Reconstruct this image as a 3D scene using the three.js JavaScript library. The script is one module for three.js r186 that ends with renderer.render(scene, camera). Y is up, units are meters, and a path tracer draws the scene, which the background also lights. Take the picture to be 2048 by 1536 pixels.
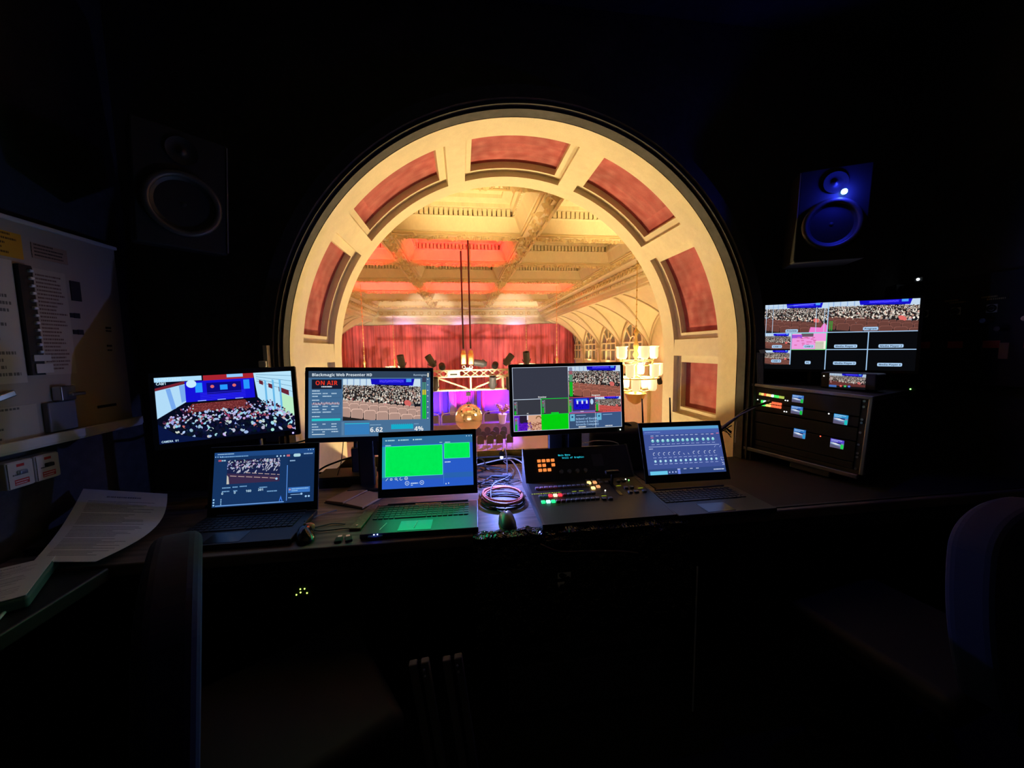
import * as THREE from 'three';
import { mergeGeometries, mergeVertices, toCreasedNormals } from 'three/addons/utils/BufferGeometryUtils.js';
import { RoundedBoxGeometry } from 'three/addons/geometries/RoundedBoxGeometry.js';
import { RectAreaLightUniformsLib } from 'three/addons/lights/RectAreaLightUniformsLib.js';
import { ImprovedNoise } from 'three/addons/math/ImprovedNoise.js';

// ---------------------------------------------------------------- camera, exposure, main lights
RectAreaLightUniformsLib.init();
const scene = new THREE.Scene();
scene.background = new THREE.Color(0x000000);
const D = Math.PI / 180;
const camera = new THREE.PerspectiveCamera(2 * Math.atan(768 / 740) / D, 2048 / 1536, 0.02, 120);
camera.position.set(0, 1.34, 0);
camera.rotation.order = 'YXZ';
camera.rotation.set(-5.3 * D, -7.62 * D, -0.9 * D);
const renderer = new THREE.WebGLRenderer({ antialias: true });
renderer.toneMapping = THREE.LinearToneMapping;
renderer.toneMappingExposure = 1.0;
renderer.shadowMap.enabled = true;

const WARM = [1.0, 0.74, 0.34];          // chandelier lamp colour
const CHANDELIER = 24;                   // candela of each dimmed chandelier; the one by the tracery windows burns brighter
const ADDED_UPLIGHT = 250;                     // candela of each uplight added to brighten the near coffers
const ADDED_FLOOD = 60;                       // candela of each unseen floodlight added to brighten the arch soffit
const HALL = { hw: 9.6, cw: 6.6, z0: -2.6, z1: -31, floor: -5.46, soffit: 4.64, top: 5.9 };
const DESK = 0.725;

// ---------------------------------------------------------------- helpers
let seedState = 7;
const rnd = () => { seedState = (seedState + 0x6d2b79f5) | 0; let t = Math.imul(seedState ^ (seedState >>> 15), 1 | seedState); t = (t + Math.imul(t ^ (t >>> 7), 61 | t)) ^ t; return ((t ^ (t >>> 14)) >>> 0) / 4294967296; };
const rr = (a, b) => a + (b - a) * rnd();
const noise = new ImprovedNoise();
const V = (x, y, z) => new THREE.Vector3(x, y, z);
function norm(g) {
  let o = g.index ? g.toNonIndexed() : g;
  for (const k of Object.keys(o.attributes)) if (!['position', 'normal', 'uv'].includes(k)) o.deleteAttribute(k);
  if (!o.attributes.normal) o.computeVertexNormals();
  if (!o.attributes.uv) o.setAttribute('uv', new THREE.BufferAttribute(new Float32Array(o.attributes.position.count * 2), 2));
  o.clearGroups();
  return o;
}
function xf(g, p = [0, 0, 0], r = [0, 0, 0], s = [1, 1, 1]) {
  const m = new THREE.Matrix4().compose(V(...p), new THREE.Quaternion().setFromEuler(new THREE.Euler(...r, 'YXZ')), V(...s));
  return norm(g).applyMatrix4(m);
}
const box = (w, h, d, p, r) => xf(new THREE.BoxGeometry(w, h, d), p, r);
const rbox = (w, h, d, rad, p, r, seg = 2) => xf(new RoundedBoxGeometry(w, h, d, seg, rad), p, r);
const cyl = (a, b, h, n, p, r, open = false) => xf(new THREE.CylinderGeometry(a, b, h, n, 1, open), p, r);
const sph = (rad, n, p, s = [1, 1, 1]) => xf(new THREE.SphereGeometry(rad, n, Math.max(4, n >> 1)), p, [0, 0, 0], s);
const tor = (R, r, p, rot, n = 24, arc = Math.PI * 2, m = 8) => xf(new THREE.TorusGeometry(R, r, m, n, arc), p, rot);
const lathe = (pts, n, p, r) => xf(new THREE.LatheGeometry(pts.map(([x, y]) => new THREE.Vector2(x, y)), n), p, r);
const tube = (pts, rad, n = 24, m = 6) => norm(new THREE.TubeGeometry(new THREE.CatmullRomCurve3(pts.map((p) => V(...p))), n, rad, m));
function ext(shape, depth, p, r, o = {}) { return xf(new THREE.ExtrudeGeometry(shape, { depth, bevelEnabled: false, curveSegments: 48, ...o }), p, r); }
const poly = (pts) => { const s = new THREE.Shape(); pts.forEach(([x, y], i) => (i ? s.lineTo(x, y) : s.moveTo(x, y))); s.closePath(); return s; };
const merge = (a) => (Array.isArray(a) ? (a.length === 1 ? a[0] : mergeGeometries(a)) : norm(a));
function uvBox(g, s = 1) {           // uv in metres, by the way each face points
  const p = g.attributes.position, n = g.attributes.normal, uv = g.attributes.uv;
  for (let i = 0; i < p.count; i++) {
    const ax = Math.abs(n.getX(i)), ay = Math.abs(n.getY(i)), az = Math.abs(n.getZ(i));
    if (ax >= ay && ax >= az) uv.setXY(i, p.getZ(i) * s, p.getY(i) * s); else if (ay >= az) uv.setXY(i, p.getX(i) * s, p.getZ(i) * s); else uv.setXY(i, p.getX(i) * s, p.getY(i) * s);
  }
  return g;
}
const taken = new Map();
function numbered(n) { const k = taken.get(n) ?? 0; taken.set(n, k + 1); return k ? n + '_' + String(k).padStart(3, '0') : n; }
function mk(name, geo, mat, parent = scene) {
  const m = new THREE.Mesh(merge(geo), mat);
  m.name = parent === scene ? numbered(name) : name;
  m.castShadow = m.receiveShadow = true;
  parent.add(m);
  return m;
}
function tag(o, label, category, group) { o.userData.label = label; if (category) o.userData.category = category; if (group) o.userData.group = group; return o; }
function thing(name, label, category, pos = [0, 0, 0], rot = [0, 0, 0], group) {
  const o = new THREE.Group(); o.name = numbered(name); scene.add(o);
  o.position.set(...pos); o.rotation.order = 'YXZ'; o.rotation.set(...rot);
  return tag(o, label, category, group);
}
function dup(src, pos, rot, label) {
  const c = src.clone(); c.name = numbered(src.name.replace(/_\d{3}$/, '')); c.userData = { ...src.userData }; scene.add(c);
  c.position.set(...pos); if (rot) c.rotation.set(...rot); if (label) c.userData.label = label;
  return c;
}
function sgroup(name, label) { const o = new THREE.Group(); o.name = name; scene.add(o); o.userData.kind = 'structure'; if (label) o.userData.label = label; return o; }
function struct(name, geo, mat, label) { const m = mk(name, geo, mat); m.userData.kind = 'structure'; if (label) m.userData.label = label; return m; }
const stuff = (m) => { m.userData.kind = 'stuff'; return m; };
const frameOf = (p, yaw, tilt, roll) => new THREE.Matrix4().compose(V(...p), new THREE.Quaternion().setFromEuler(new THREE.Euler(tilt * D, yaw * D, roll * D, 'YXZ')), V(1, 1, 1));
const put = (g, m) => merge(g).applyMatrix4(m);

// ---------------------------------------------------------------- textures and materials
function dataTex(w, h, f, srgb, rep) {
  const a = new Uint8Array(w * h * 4);
  for (let y = 0; y < h; y++) for (let x = 0; x < w; x++) { const c = f(x / w, y / h, x, y), i = (y * w + x) * 4; a[i] = c[0]; a[i + 1] = c[1]; a[i + 2] = c[2]; a[i + 3] = 255; }
  const t = new THREE.DataTexture(a, w, h); t.wrapS = t.wrapT = THREE.RepeatWrapping; t.magFilter = THREE.LinearFilter; if (srgb) t.colorSpace = THREE.SRGBColorSpace;
  if (rep) t.repeat.set(...rep); t.needsUpdate = true; return t;
}
// noise that repeats over the unit square
function tnoise(u, v, fx, fy, z) {
  const a = noise.noise(u * fx, v * fy, z), b = noise.noise((u - 1) * fx, v * fy, z), c = noise.noise(u * fx, (v - 1) * fy, z), d = noise.noise((u - 1) * fx, (v - 1) * fy, z);
  return (a * (1 - u) + b * u) * (1 - v) + (c * (1 - u) + d * u) * v;
}
const clampB = (x) => Math.max(0, Math.min(255, x));
const plasterTex = dataTex(256, 256, (u, v) => { const n = tnoise(u, v, 5, 5, 1) * 10 + tnoise(u, v, 22, 22, 5) * 8 + (rnd() - 0.5) * 8; const k = 240 + n; return [clampB(k), clampB(k - 2), clampB(k - 6)]; }, true);
const plasterBump = dataTex(256, 256, (u, v) => { const k = 128 + tnoise(u, v, 6, 6, 2) * 70 + tnoise(u, v, 30, 30, 3) * 50; return [clampB(k), clampB(k), clampB(k)]; });
const redTex = dataTex(256, 256, (u, v) => { const n = tnoise(u, v, 4, 4, 11), m = tnoise(u, v, 14, 14, 12), s = tnoise(u, v, 3, 40, 13); const f = 1 + n * 0.25 + m * 0.14 + s * 0.08 + (rnd() - 0.5) * 0.08; return [clampB(176 * f), clampB(88 * f + m * 26), clampB(90 * f + m * 24)]; }, true);
const woodTex = dataTex(512, 256, (u, v) => { const w = tnoise(u, v, 4, 60, 21) + 0.5 * tnoise(u, v, 12, 120, 22), p = tnoise(u, v, 2, 8, 23); const f = 1 + w * 0.55 + p * 0.3; return [clampB(104 * f), clampB(92 * f), clampB(84 * f)]; }, true);
const woodBump = dataTex(512, 256, (u, v) => { const w = tnoise(u, v, 6, 70, 21); const k = 128 + w * 120; return [clampB(k), clampB(k), clampB(k)]; });
const boothTex = dataTex(256, 256, (u, v) => { const n = tnoise(u, v, 6, 6, 31) * 40 + tnoise(u, v, 30, 30, 32) * 40 + (rnd() - 0.5) * 20; const k = 200 + n; return [clampB(k), clampB(k), clampB(k)]; }, true);
const fineBump = dataTex(256, 256, (u, v) => { const k = 128 + tnoise(u, v, 40, 40, 41) * 90 + (rnd() - 0.5) * 40; return [clampB(k), clampB(k), clampB(k)]; });
const crumpleBump = dataTex(256, 256, (u, v) => { const k = 128 + Math.abs(tnoise(u, v, 9, 9, 51)) * 160 + Math.abs(tnoise(u, v, 24, 24, 52)) * 140 - 60; return [clampB(k), clampB(k), clampB(k)]; });
const curtainTex = dataTex(512, 128, (u, v) => { const s = tnoise(u, v, 90, 2, 61), b = tnoise(u, v, 7, 3, 62), c = tnoise(u, v, 20, 9, 63); const f = 1 + s * 0.25 + b * 0.35 + c * 0.15; return [clampB(192 * f), clampB(92 * f), clampB(104 * f)]; }, true);
const std = (o) => new THREE.MeshStandardMaterial(o);
const col = (r, g, b) => new THREE.Color().setRGB(r, g, b);
const M = {
  plaster: std({ color: col(0.90, 0.81, 0.60), map: plasterTex, bumpMap: plasterBump, bumpScale: 0.004, roughness: 0.85 }),
  hallPlaster: std({ color: col(0.86, 0.76, 0.54), map: plasterTex, roughness: 0.85 }),
  ornament: std({ color: col(0.72, 0.57, 0.32), roughness: 0.8 }),
  rib: std({ color: col(0.55, 0.44, 0.29), roughness: 0.8 }),  // groin ribs toned darker to paint in their shadow lines
  redPanel: std({ map: redTex, bumpMap: plasterBump, bumpScale: 0.004, roughness: 0.85 }),
  booth: std({ color: col(0.1, 0.097, 0.094), map: boothTex, bumpMap: fineBump, bumpScale: 0.002, roughness: 0.9 }),
  carpet: std({ color: col(0.02, 0.02, 0.022), bumpMap: fineBump, bumpScale: 0.004, roughness: 1 }),
  wood: std({ map: woodTex, bumpMap: woodBump, bumpScale: 0.0015, roughness: 0.5 }),
  darkWood: std({ color: col(0.05, 0.035, 0.025), roughness: 0.5 }),
  black: std({ color: col(0.016, 0.016, 0.017), roughness: 0.45 }),
  blackMatt: std({ color: col(0.02, 0.02, 0.02), roughness: 0.8 }),
  blackGloss: std({ color: col(0.01, 0.01, 0.01), roughness: 0.15 }),
  keyBlack: std({ color: col(0.022, 0.022, 0.024), roughness: 0.55 }),
  grey: std({ color: col(0.18, 0.18, 0.19), roughness: 0.5 }),
  darkGrey: std({ color: col(0.06, 0.06, 0.065), roughness: 0.5 }),
  steel: std({ color: col(0.55, 0.55, 0.56), roughness: 0.3, metalness: 1 }),
  dullSteel: std({ color: col(0.3, 0.3, 0.32), roughness: 0.45, metalness: 1 }),
  truss: std({ color: col(0.62, 0.55, 0.38), roughness: 0.55, metalness: 0.2 }),
  brass: std({ color: col(0.75, 0.55, 0.22), roughness: 0.35, metalness: 0.8 }),
  paper: std({ color: col(0.82, 0.82, 0.82), roughness: 0.9 }),
  cream: std({ color: col(0.62, 0.58, 0.48), roughness: 0.7 }),
  boardCream: std({ color: col(0.4, 0.34, 0.24), roughness: 0.55, bumpMap: fineBump, bumpScale: 0.0006 }),
  yellow: std({ color: col(0.75, 0.45, 0.05), roughness: 0.7 }),
  tan: std({ color: col(0.45, 0.28, 0.16), roughness: 0.8 }),
  red: std({ color: col(0.7, 0.08, 0.05), roughness: 0.6 }),
  white: std({ color: col(0.8, 0.8, 0.78), roughness: 0.6 }),
  orangeCable: std({ color: col(0.8, 0.16, 0.09), roughness: 0.5 }),
  blueLitFabric: std({ color: col(0.011, 0.013, 0.055), bumpMap: fineBump, bumpScale: 0.001, roughness: 0.95 }),  // blue glow of screens and LED put into the chair fabric colour
  padGloss: std({ color: col(0.03, 0.03, 0.032), roughness: 0.22 }),
  cabinet: std({ color: col(0.006, 0.006, 0.006), roughness: 0.7 }),
  cone: std({ color: col(0.014, 0.014, 0.013), roughness: 0.5 }),
  rubber: std({ color: col(0.06, 0.056, 0.048), roughness: 0.4 }),
  curtain: std({ map: curtainTex, roughness: 0.9 }),
  stageWall: std({ color: col(0.45, 0.43, 0.44), roughness: 0.85 }),
  stageFloor: std({ color: col(0.30, 0.22, 0.20), roughness: 0.5 }),
  hallFloor: std({ color: col(0.55, 0.48, 0.44), roughness: 0.5 }),
  hallWindow: std({ color: col(0.20, 0.21, 0.20), roughness: 0.15 }),
  pink: std({ color: col(0.70, 0.42, 0.38), roughness: 0.8 }),
  plastic: new THREE.MeshPhysicalMaterial({ color: col(0.008, 0.008, 0.009), bumpMap: crumpleBump, bumpScale: 0.02, roughness: 0.18 }),
  mirror: std({ color: col(0.92, 0.9, 0.84), roughness: 0.08, metalness: 1 }),
  shade: std({ color: col(0.9, 0.85, 0.7), emissive: col(1, 0.82, 0.45), emissiveIntensity: 0.75, roughness: 0.4 }),
  bulb: std({ color: col(1, 0.95, 0.8), emissive: col(1, 0.85, 0.55), emissiveIntensity: 4, roughness: 0.4 }),
};
const glow = (r, g, b, k = 1) => std({ color: col(0.02, 0.02, 0.02), emissive: col(r, g, b), emissiveIntensity: k, roughness: 0.5 });

// ---------------------------------------------------------------- booth shell and the arched opening
const A = { x: 0.35, y: 1.30, R: 1.143, near: -1.85, far: -2.6, sill: 0.62 };
const BX = [-1.42, 2.5], BY = [0, 2.95], BZ = [1.7, -1.85];
function archOutline(r, yb, path = new THREE.Path()) {
  path.moveTo(A.x - r, yb); path.lineTo(A.x - r, A.y); path.absarc(A.x, A.y, r, Math.PI, 0, true); path.lineTo(A.x + r, yb); path.closePath();
  return path;
}
function archRing(r0, r1, yb) {
  const s = new THREE.Shape();
  s.moveTo(A.x - r1, yb); s.lineTo(A.x - r1, A.y); s.absarc(A.x, A.y, r1, Math.PI, 0, true); s.lineTo(A.x + r1, yb); s.lineTo(A.x + r0, yb); s.lineTo(A.x + r0, A.y);
  s.absarc(A.x, A.y, r0, 0, Math.PI, false); s.lineTo(A.x - r0, yb); s.closePath();
  return s;
}
function wallShape(r, x0, x1, y0, y1) { const s = poly([[x0, y0], [x1, y0], [x1, y1], [x0, y1]]); s.holes.push(archOutline(r, A.sill)); return s; }
const C64 = { curveSegments: 96 };
struct('wall_front', uvBox(ext(wallShape(A.R + 0.11, -10, 10, -0.3, 6.2), 0.33, [0, 0, -2.18], [0, 0, 0], C64)), M.booth, 'dark painted booth wall around the arched opening');
struct('wall_hall_rear', uvBox(ext(wallShape(A.R + 0.11, -10, 10, -5.7, 6.2), 0.42, [0, 0, -2.6], [0, 0, 0], C64)), M.hallPlaster, 'cream rear wall of the hall around the arched opening');
struct('wall_left', uvBox(box(0.12, BY[1], BZ[0] - BZ[1], [BX[0] - 0.06, BY[1] / 2, (BZ[0] + BZ[1]) / 2])), M.booth, 'dark side wall of the booth behind the cream board');
struct('wall_right', uvBox(box(0.12, BY[1], BZ[0] - BZ[1], [BX[1] + 0.06, BY[1] / 2, (BZ[0] + BZ[1]) / 2])), M.booth, 'dark side wall of the booth behind the patch bay');
struct('wall_back', uvBox(box(BX[1] - BX[0] + 0.24, BY[1], 0.12, [(BX[0] + BX[1]) / 2, BY[1] / 2, BZ[0] + 0.06])), M.booth, 'dark back wall of the booth behind the operators');
struct('floor', uvBox(box(BX[1] - BX[0] + 0.24, 0.12, BZ[0] - BZ[1] + 0.12, [(BX[0] + BX[1]) / 2, -0.06, (BZ[0] + BZ[1]) / 2 + 0.06])), M.carpet, 'dark carpeted floor of the booth');
struct('ceiling', uvBox(box(BX[1] - BX[0] + 0.24, 0.12, BZ[0] - BZ[1] + 0.12, [(BX[0] + BX[1]) / 2, BY[1] + 0.06, (BZ[0] + BZ[1]) / 2 + 0.06])), M.booth, 'dark ceiling of the booth');

// coffered soffit of the arch: bands, ribs, recessed mouldings and red panels
{
  const t = sgroup('trim_1', 'cream plaster arch soffit with recessed red panels');
  const R = A.R, zP0 = -2.0, zP1 = -2.46, dp = zP0 - zP1;
  const sec = (r0, r1, a0, a1, z0, z1) => { const s = new THREE.Shape(); s.absarc(0, 0, r1, a0 * D, a1 * D, false); s.absarc(0, 0, r0, a1 * D, a0 * D, true); s.closePath(); return ext(s, z0 - z1, [A.x, A.y, z1], [0, 0, 0], { curveSegments: 20 }); };
  mk('near_band', uvBox(ext(archRing(R, R + 0.115, A.sill), A.near - zP0, [0, 0, zP0], [0, 0, 0], C64), 1), M.plaster, t);
  mk('far_band', uvBox(ext(archRing(R, R + 0.115, A.sill), zP1 - A.far, [0, 0, A.far], [0, 0, 0], C64), 1), M.plaster, t);
  const cs = [36.5, 72, 108, 143.5], hw = 2.75;
  for (const c of cs) mk('rib', uvBox(sec(R, R + 0.115, c - hw, c + hw, zP0 + 0.002, zP1 - 0.002)), M.plaster, t);
  for (const s of [-1, 1]) {
    mk('springing_block', uvBox(box(0.115, 0.112, dp + 0.004, [A.x + s * (R + 0.0575), 1.336, (zP0 + zP1) / 2])), M.plaster, t);
    mk('jamb_block', uvBox(box(0.115, 0.877 - A.sill, dp + 0.004, [A.x + s * (R + 0.0575), (0.877 + A.sill) / 2, (zP0 + zP1) / 2])), M.plaster, t);
  }
  const edges = [4.6, 36.5 - hw, 36.5 + hw, 72 - hw, 72 + hw, 108 - hw, 108 + hw, 143.5 - hw, 143.5 + hw, 175.4];
  for (let i = 0; i < 10; i += 2) {
    const a0 = edges[i], a1 = edges[i + 1], in1 = 2.1;
    mk('panel_moulding', [sec(R + 0.032, R + 0.11, a0, a0 + in1, zP0, zP1), sec(R + 0.032, R + 0.11, a1 - in1, a1, zP0, zP1), sec(R + 0.032, R + 0.11, a0 + in1, a1 - in1, zP0, zP0 - 0.045), sec(R + 0.032, R + 0.11, a0 + in1, a1 - in1, zP1 + 0.045, zP1)].map((g) => uvBox(g)), M.plaster, t);
    mk('red_panel', uvBox(sec(R + 0.07, R + 0.11, a0 + in1, a1 - in1, zP0 - 0.045, zP1 + 0.045), 1.3), M.redPanel, t);
  }
  for (const s of [-1, 1]) {
    const bx = (d0, y0, y1, z0, z1) => uvBox(box(0.11 - d0, y1 - y0, z0 - z1, [A.x + s * (R + (d0 + 0.11) / 2), (y0 + y1) / 2, (z0 + z1) / 2]));
    const y0 = 0.877, y1 = 1.28;
    mk('panel_moulding', [bx(0.032, y0, y0 + 0.045, zP0, zP1), bx(0.032, y1 - 0.045, y1, zP0, zP1), bx(0.032, y0 + 0.045, y1 - 0.045, zP0, zP0 - 0.045), bx(0.032, y0 + 0.045, y1 - 0.045, zP1 + 0.045, zP1)], M.plaster, t);
    mk('red_panel', bx(0.07, y0 + 0.045, y1 - 0.045, zP0 - 0.045, zP1 + 0.045), M.redPanel, t);
  }
  mk('sill', uvBox(box(2 * R + 0.2, 0.1, 0.75, [A.x, A.sill - 0.05, (A.near + A.far) / 2])), M.stageWall, t);
  const d = sgroup('trim_2', 'dark stepped moulding ring around the booth side of the arch');
  [[0.001, 0.014, 0.06], [0.014, 0.03, 0.08], [0.03, 0.085, 0.095]].forEach(([a, b, p], i) => mk('moulding_ring', uvBox(ext(archRing(R + a + (i ? 0 : 0.001), R + b, 0.5), p, [0, 0, A.near + 0.0005], [0, 0, 0], C64)), M.booth, d));
}

// ---------------------------------------------------------------- the hall beyond the arch
struct('floor_hall', uvBox(box(2 * HALL.hw + 0.6, 0.2, 34, [0, HALL.floor - 0.1, -19])), M.hallFloor, 'pale floor of the hall far below');
struct('wall_hall_left', uvBox(box(0.3, 11.9, 32, [-HALL.hw - 0.15, 0.4, -18.3])), M.hallPlaster, 'cream side wall of the hall behind the arch edge');
{
  const w = sgroup('wall_hall_right', 'cream side wall of the hall with pilasters and tracery windows');
  mk('wall_face', uvBox(box(0.3, 11.9, 32, [HALL.hw + 0.15, 0.4, -18.3])), M.hallPlaster, w);
  for (const z of [-18.05, -21.5, -24.95, -28.4]) {
    mk('pilaster', [box(0.16, 6.6, 0.34, [HALL.hw - 0.08, -2.0, z]), box(0.24, 0.12, 0.46, [HALL.hw - 0.12, 1.3, z]), box(0.2, 0.1, 0.4, [HALL.hw - 0.1, 1.14, z])], M.hallPlaster, w);
    mk('gallery_cornice', [box(0.3, 0.14, 3.45, [HALL.hw - 0.15, -0.45, z - 1.72]), box(0.2, 0.1, 3.45, [HALL.hw - 0.1, -0.58, z - 1.72])], M.hallPlaster, w);
  }
}
const BAYS = [-7.7, -11.15, -14.6, -18.05, -21.5, -24.95, -28.4, -31];   // cross beams
// coffered ceiling
{
  const ceil = sgroup('ceiling_hall', 'cream coffered plaster ceiling of the hall with leafy beams and dentils');
  mk('ceiling_slab', uvBox(box(2 * HALL.hw + 0.6, 0.2, 30, [0, HALL.top + 0.3, -17])), M.hallPlaster, ceil);
  mk('near_panel', uvBox(box(2 * HALL.cw, 0.15, 5.2, [0, HALL.soffit + 0.075, -5.1])), M.hallPlaster, ceil);
  mk('end_panel', uvBox(box(2 * HALL.cw, 0.15, 2.4, [0, HALL.soffit + 0.08, -29.9])), M.hallPlaster, ceil);
  const W = 4.1, L = 3.45, bw = 0.26;
  const prof = [[0, 0], [0.02, 0.05], [0.05, 0.06], [0.2, 0.36], [0.24, 0.4], [0.06, 0.41], [0.06, 0.59], [0.36, 0.6], [0.36, 0.70], [0.62, 0.74], [0.62, 0.84], [0.85, 0.88], [0.85, 0.98], [1.0, 1.0]];
  const pos = [], uv = [];
  const hx = W / 2 - bw, hz = L / 2 - bw;
  const quad = (a, b, c, d) => { for (const p of [a, b, c, a, c, d]) { pos.push(...p); uv.push(p[0], p[2]); } };
  for (let i = 0; i + 1 < prof.length; i++) {
    const [i0, h0] = prof[i], [i1, h1] = prof[i + 1];
    const c0 = [[-hx + i0, h0, -hz + i0], [hx - i0, h0, -hz + i0], [hx - i0, h0, hz - i0], [-hx + i0, h0, hz - i0]];
    const c1 = [[-hx + i1, h1, -hz + i1], [hx - i1, h1, -hz + i1], [hx - i1, h1, hz - i1], [-hx + i1, h1, hz - i1]];
    for (let k = 0; k < 4; k++) { const n = (k + 1) % 4; quad(c0[k], c0[n], c1[n], c1[k]); }
  }
  const l = prof[prof.length - 1];
  quad([-hx + l[0], l[1], -hz + l[0]], [hx - l[0], l[1], -hz + l[0]], [hx - l[0], l[1], hz - l[0]], [-hx + l[0], l[1], hz - l[0]]);
  const cofGeo = new THREE.BufferGeometry(); cofGeo.setAttribute('position', new THREE.Float32BufferAttribute(pos, 3)); cofGeo.setAttribute('uv', new THREE.Float32BufferAttribute(uv, 2)); cofGeo.computeVertexNormals();
  const dents = [], dx = hx - 0.28, dz = hz - 0.28;
  for (let x = -dx; x <= dx + 0.01; x += 0.132) for (const s of [-1, 1]) dents.push(box(0.098, 0.18, 0.22, [x, 0.5, s * (hz - 0.17)]));
  for (let z = -dz; z <= dz + 0.01; z += 0.132) for (const s of [-1, 1]) dents.push(box(0.22, 0.18, 0.098, [s * (hx - 0.17), 0.5, z]));
  const dentGeo = merge(dents);
  const edge = merge([[hx, 0], [hx + 0.06, -0.03]].flatMap(([h, y]) => [-1, 1].flatMap((s) => [box(2 * h + 0.05, 0.035, 0.045, [0, y, s * (hz + (h - hx))]), box(0.045, 0.035, 2 * hz + 2 * (h - hx), [s * h, y, 0])])));
  const rose = merge([tor(0.13, 0.035, [0, 0.97, 0], [Math.PI / 2, 0, 0], 12), sph(0.07, 8, [0, 0.96, 0]), ...Array.from({ length: 8 }, (_, k) => sph(0.08, 6, [0.2 * Math.cos(k * 45 * D), 0.98, 0.2 * Math.sin(k * 45 * D)], [1, 0.5, 1]))]);
  for (let b = 0; b < 6; b++) for (const cx of [-4.1, 0, 4.1]) {
    const g = new THREE.Group(); g.name = 'coffer'; g.position.set(cx, HALL.soffit, (BAYS[b] + BAYS[b + 1]) / 2); if (b === 5) g.position.z = BAYS[5] - L / 2; ceil.add(g);
    mk('coffer_frame', cofGeo, M.hallPlaster, g);
    stuff(mk('dentils', dentGeo, M.hallPlaster, g));
    mk('edge_bead', edge, M.ornament, g);
    mk('rosette', rose, M.ornament, g);
  }
  // beams: soffit boards with leaf relief
  const leaf = new THREE.OctahedronGeometry(1, 0);
  const leafRun = (len, along) => {
    const out = [], n = Math.floor(len / 0.075);
    for (let i = 0; i < n; i++) {
      const s = (i / n - 0.5) * len + rr(-0.03, 0.03), o = 0.13 * Math.sin(s * 9) + rr(-0.1, 0.1), a = rr(0, 3.14), p = along === 'x' ? [s, -0.012, o] : [o, -0.012, s];
      out.push(xf(leaf.clone(), p, [0, a, 0], [rr(0.08, 0.14), rr(0.07, 0.12), rr(0.035, 0.05)]));
    }
    return merge(out);
  };
  const crossLeaf = leafRun(12.2, 'x'), longLeaf = leafRun(20.6, 'z');
  for (let b = 0; b < 7; b++) {
    const g = new THREE.Group(); g.name = 'cross_beam'; g.position.set(0, HALL.soffit, BAYS[b]); ceil.add(g);
    mk('beam_soffit', uvBox(box(12.3, 0.1, 2 * bw, [0, 0.05, 0])), M.hallPlaster, g);
    stuff(mk('leaf_relief', crossLeaf, M.ornament, g));
  }
  for (const x of [-6.15, -2.05, 2.05, 6.15]) {
    const g = new THREE.Group(); g.name = 'long_beam'; g.position.set(x, HALL.soffit, -18.05); ceil.add(g);
    mk('beam_soffit', uvBox(box(2 * bw, 0.1, 20.7, [0, 0.051, 0])), M.hallPlaster, g);
    stuff(mk('leaf_relief', longLeaf, M.ornament, g));
  }
  // cornices: a moulded profile run along both sides and the far end
  const prof2 = poly([[0, 0], [0.8, 0], [0.8, -0.95], [0.66, -0.95], [0.66, -0.86], [0.62, -0.84], [0.62, -0.66], [0.5, -0.62], [0.5, -0.48], [0.3, -0.42], [0.3, -0.2], [0.1, -0.14], [0, -0.1]]);
  for (const s of [-1, 1]) {
    const g = new THREE.Group(); g.name = 'cornice'; g.position.set(s * 6.3, HALL.soffit, 0); ceil.add(g);
    const e = ext(prof2, 28.3, [0, 0, -31]); if (s < 0) e.applyMatrix4(new THREE.Matrix4().makeRotationZ(0).scale(V(-1, 1, 1)));
    const e2 = s < 0 ? (() => { const p = e.attributes.position; for (let i = 0; i < p.count; i += 3) for (let c = 0; c < 3; c++) { const a = p.getComponent(i + 1, c), bb = p.getComponent(i + 2, c); p.setComponent(i + 1, c, bb); p.setComponent(i + 2, c, a); } e.computeVertexNormals(); return e; })() : e;
    mk('cornice_profile', uvBox(e2), M.hallPlaster, g);
    const scroll = [], dash = [];
    for (let z = -30.6; z < -5; z += 0.4) scroll.push(tor(0.1, 0.045, [s * 0.27, -0.31, z], [0, Math.PI / 2, 0], 8, Math.PI * 2, 5), box(0.12, 0.06, 0.2, [s * 0.28, -0.28, z + 0.2]));
    for (let z = -30.8; z < -5; z += 0.3) dash.push(box(0.14, 0.1, 0.17, [s * 0.5, -0.57, z]));
    stuff(mk('scroll_row', scroll, M.ornament, g)); stuff(mk('dentil_row', dash, M.hallPlaster, g));
  }
  const ge = new THREE.Group(); ge.name = 'end_cornice'; ge.position.set(0, HALL.soffit, -30.5); ceil.add(ge);
  mk('cornice_profile', uvBox(box(12.8, 0.62, 0.4, [0, -0.31, -0.3])), M.hallPlaster, ge);
  mk('cornice_bead', [box(12.8, 0.06, 0.14, [0, -0.1, -0.04]), box(12.8, 0.06, 0.2, [0, -0.5, -0.02])], M.hallPlaster, ge);
  for (let x = -6.2; x < 6.3; x += 0.62) mk('ring_rosette', [tor(0.12, 0.04, [x, -0.3, -0.08], [0, 0, 0], 14)], M.ornament, ge);

  // vaulted coves between cornice and side walls
  const half = 1.6, x0 = 7.0, cx = HALL.hw - x0, cove = (x) => 1.34 + 2.4 * Math.pow(Math.max(0, 1 - Math.pow(Math.max(0, (x - x0) / cx), 1.4)), 1 / 1.4), lunH = (x) => 1.75 + 0.78 * Math.pow(Math.max(0, HALL.hw - x) / cx, 0.7);
  const NX = 22, NZ = 40, cp = [], cuv = [];
  const pt = (s, x, dz) => [s * x, Math.max(cove(x), 1.34 + (Math.abs(dz) < half ? lunH(x) * Math.sqrt(1 - (dz / half) ** 2) : 0)), dz];
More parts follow.
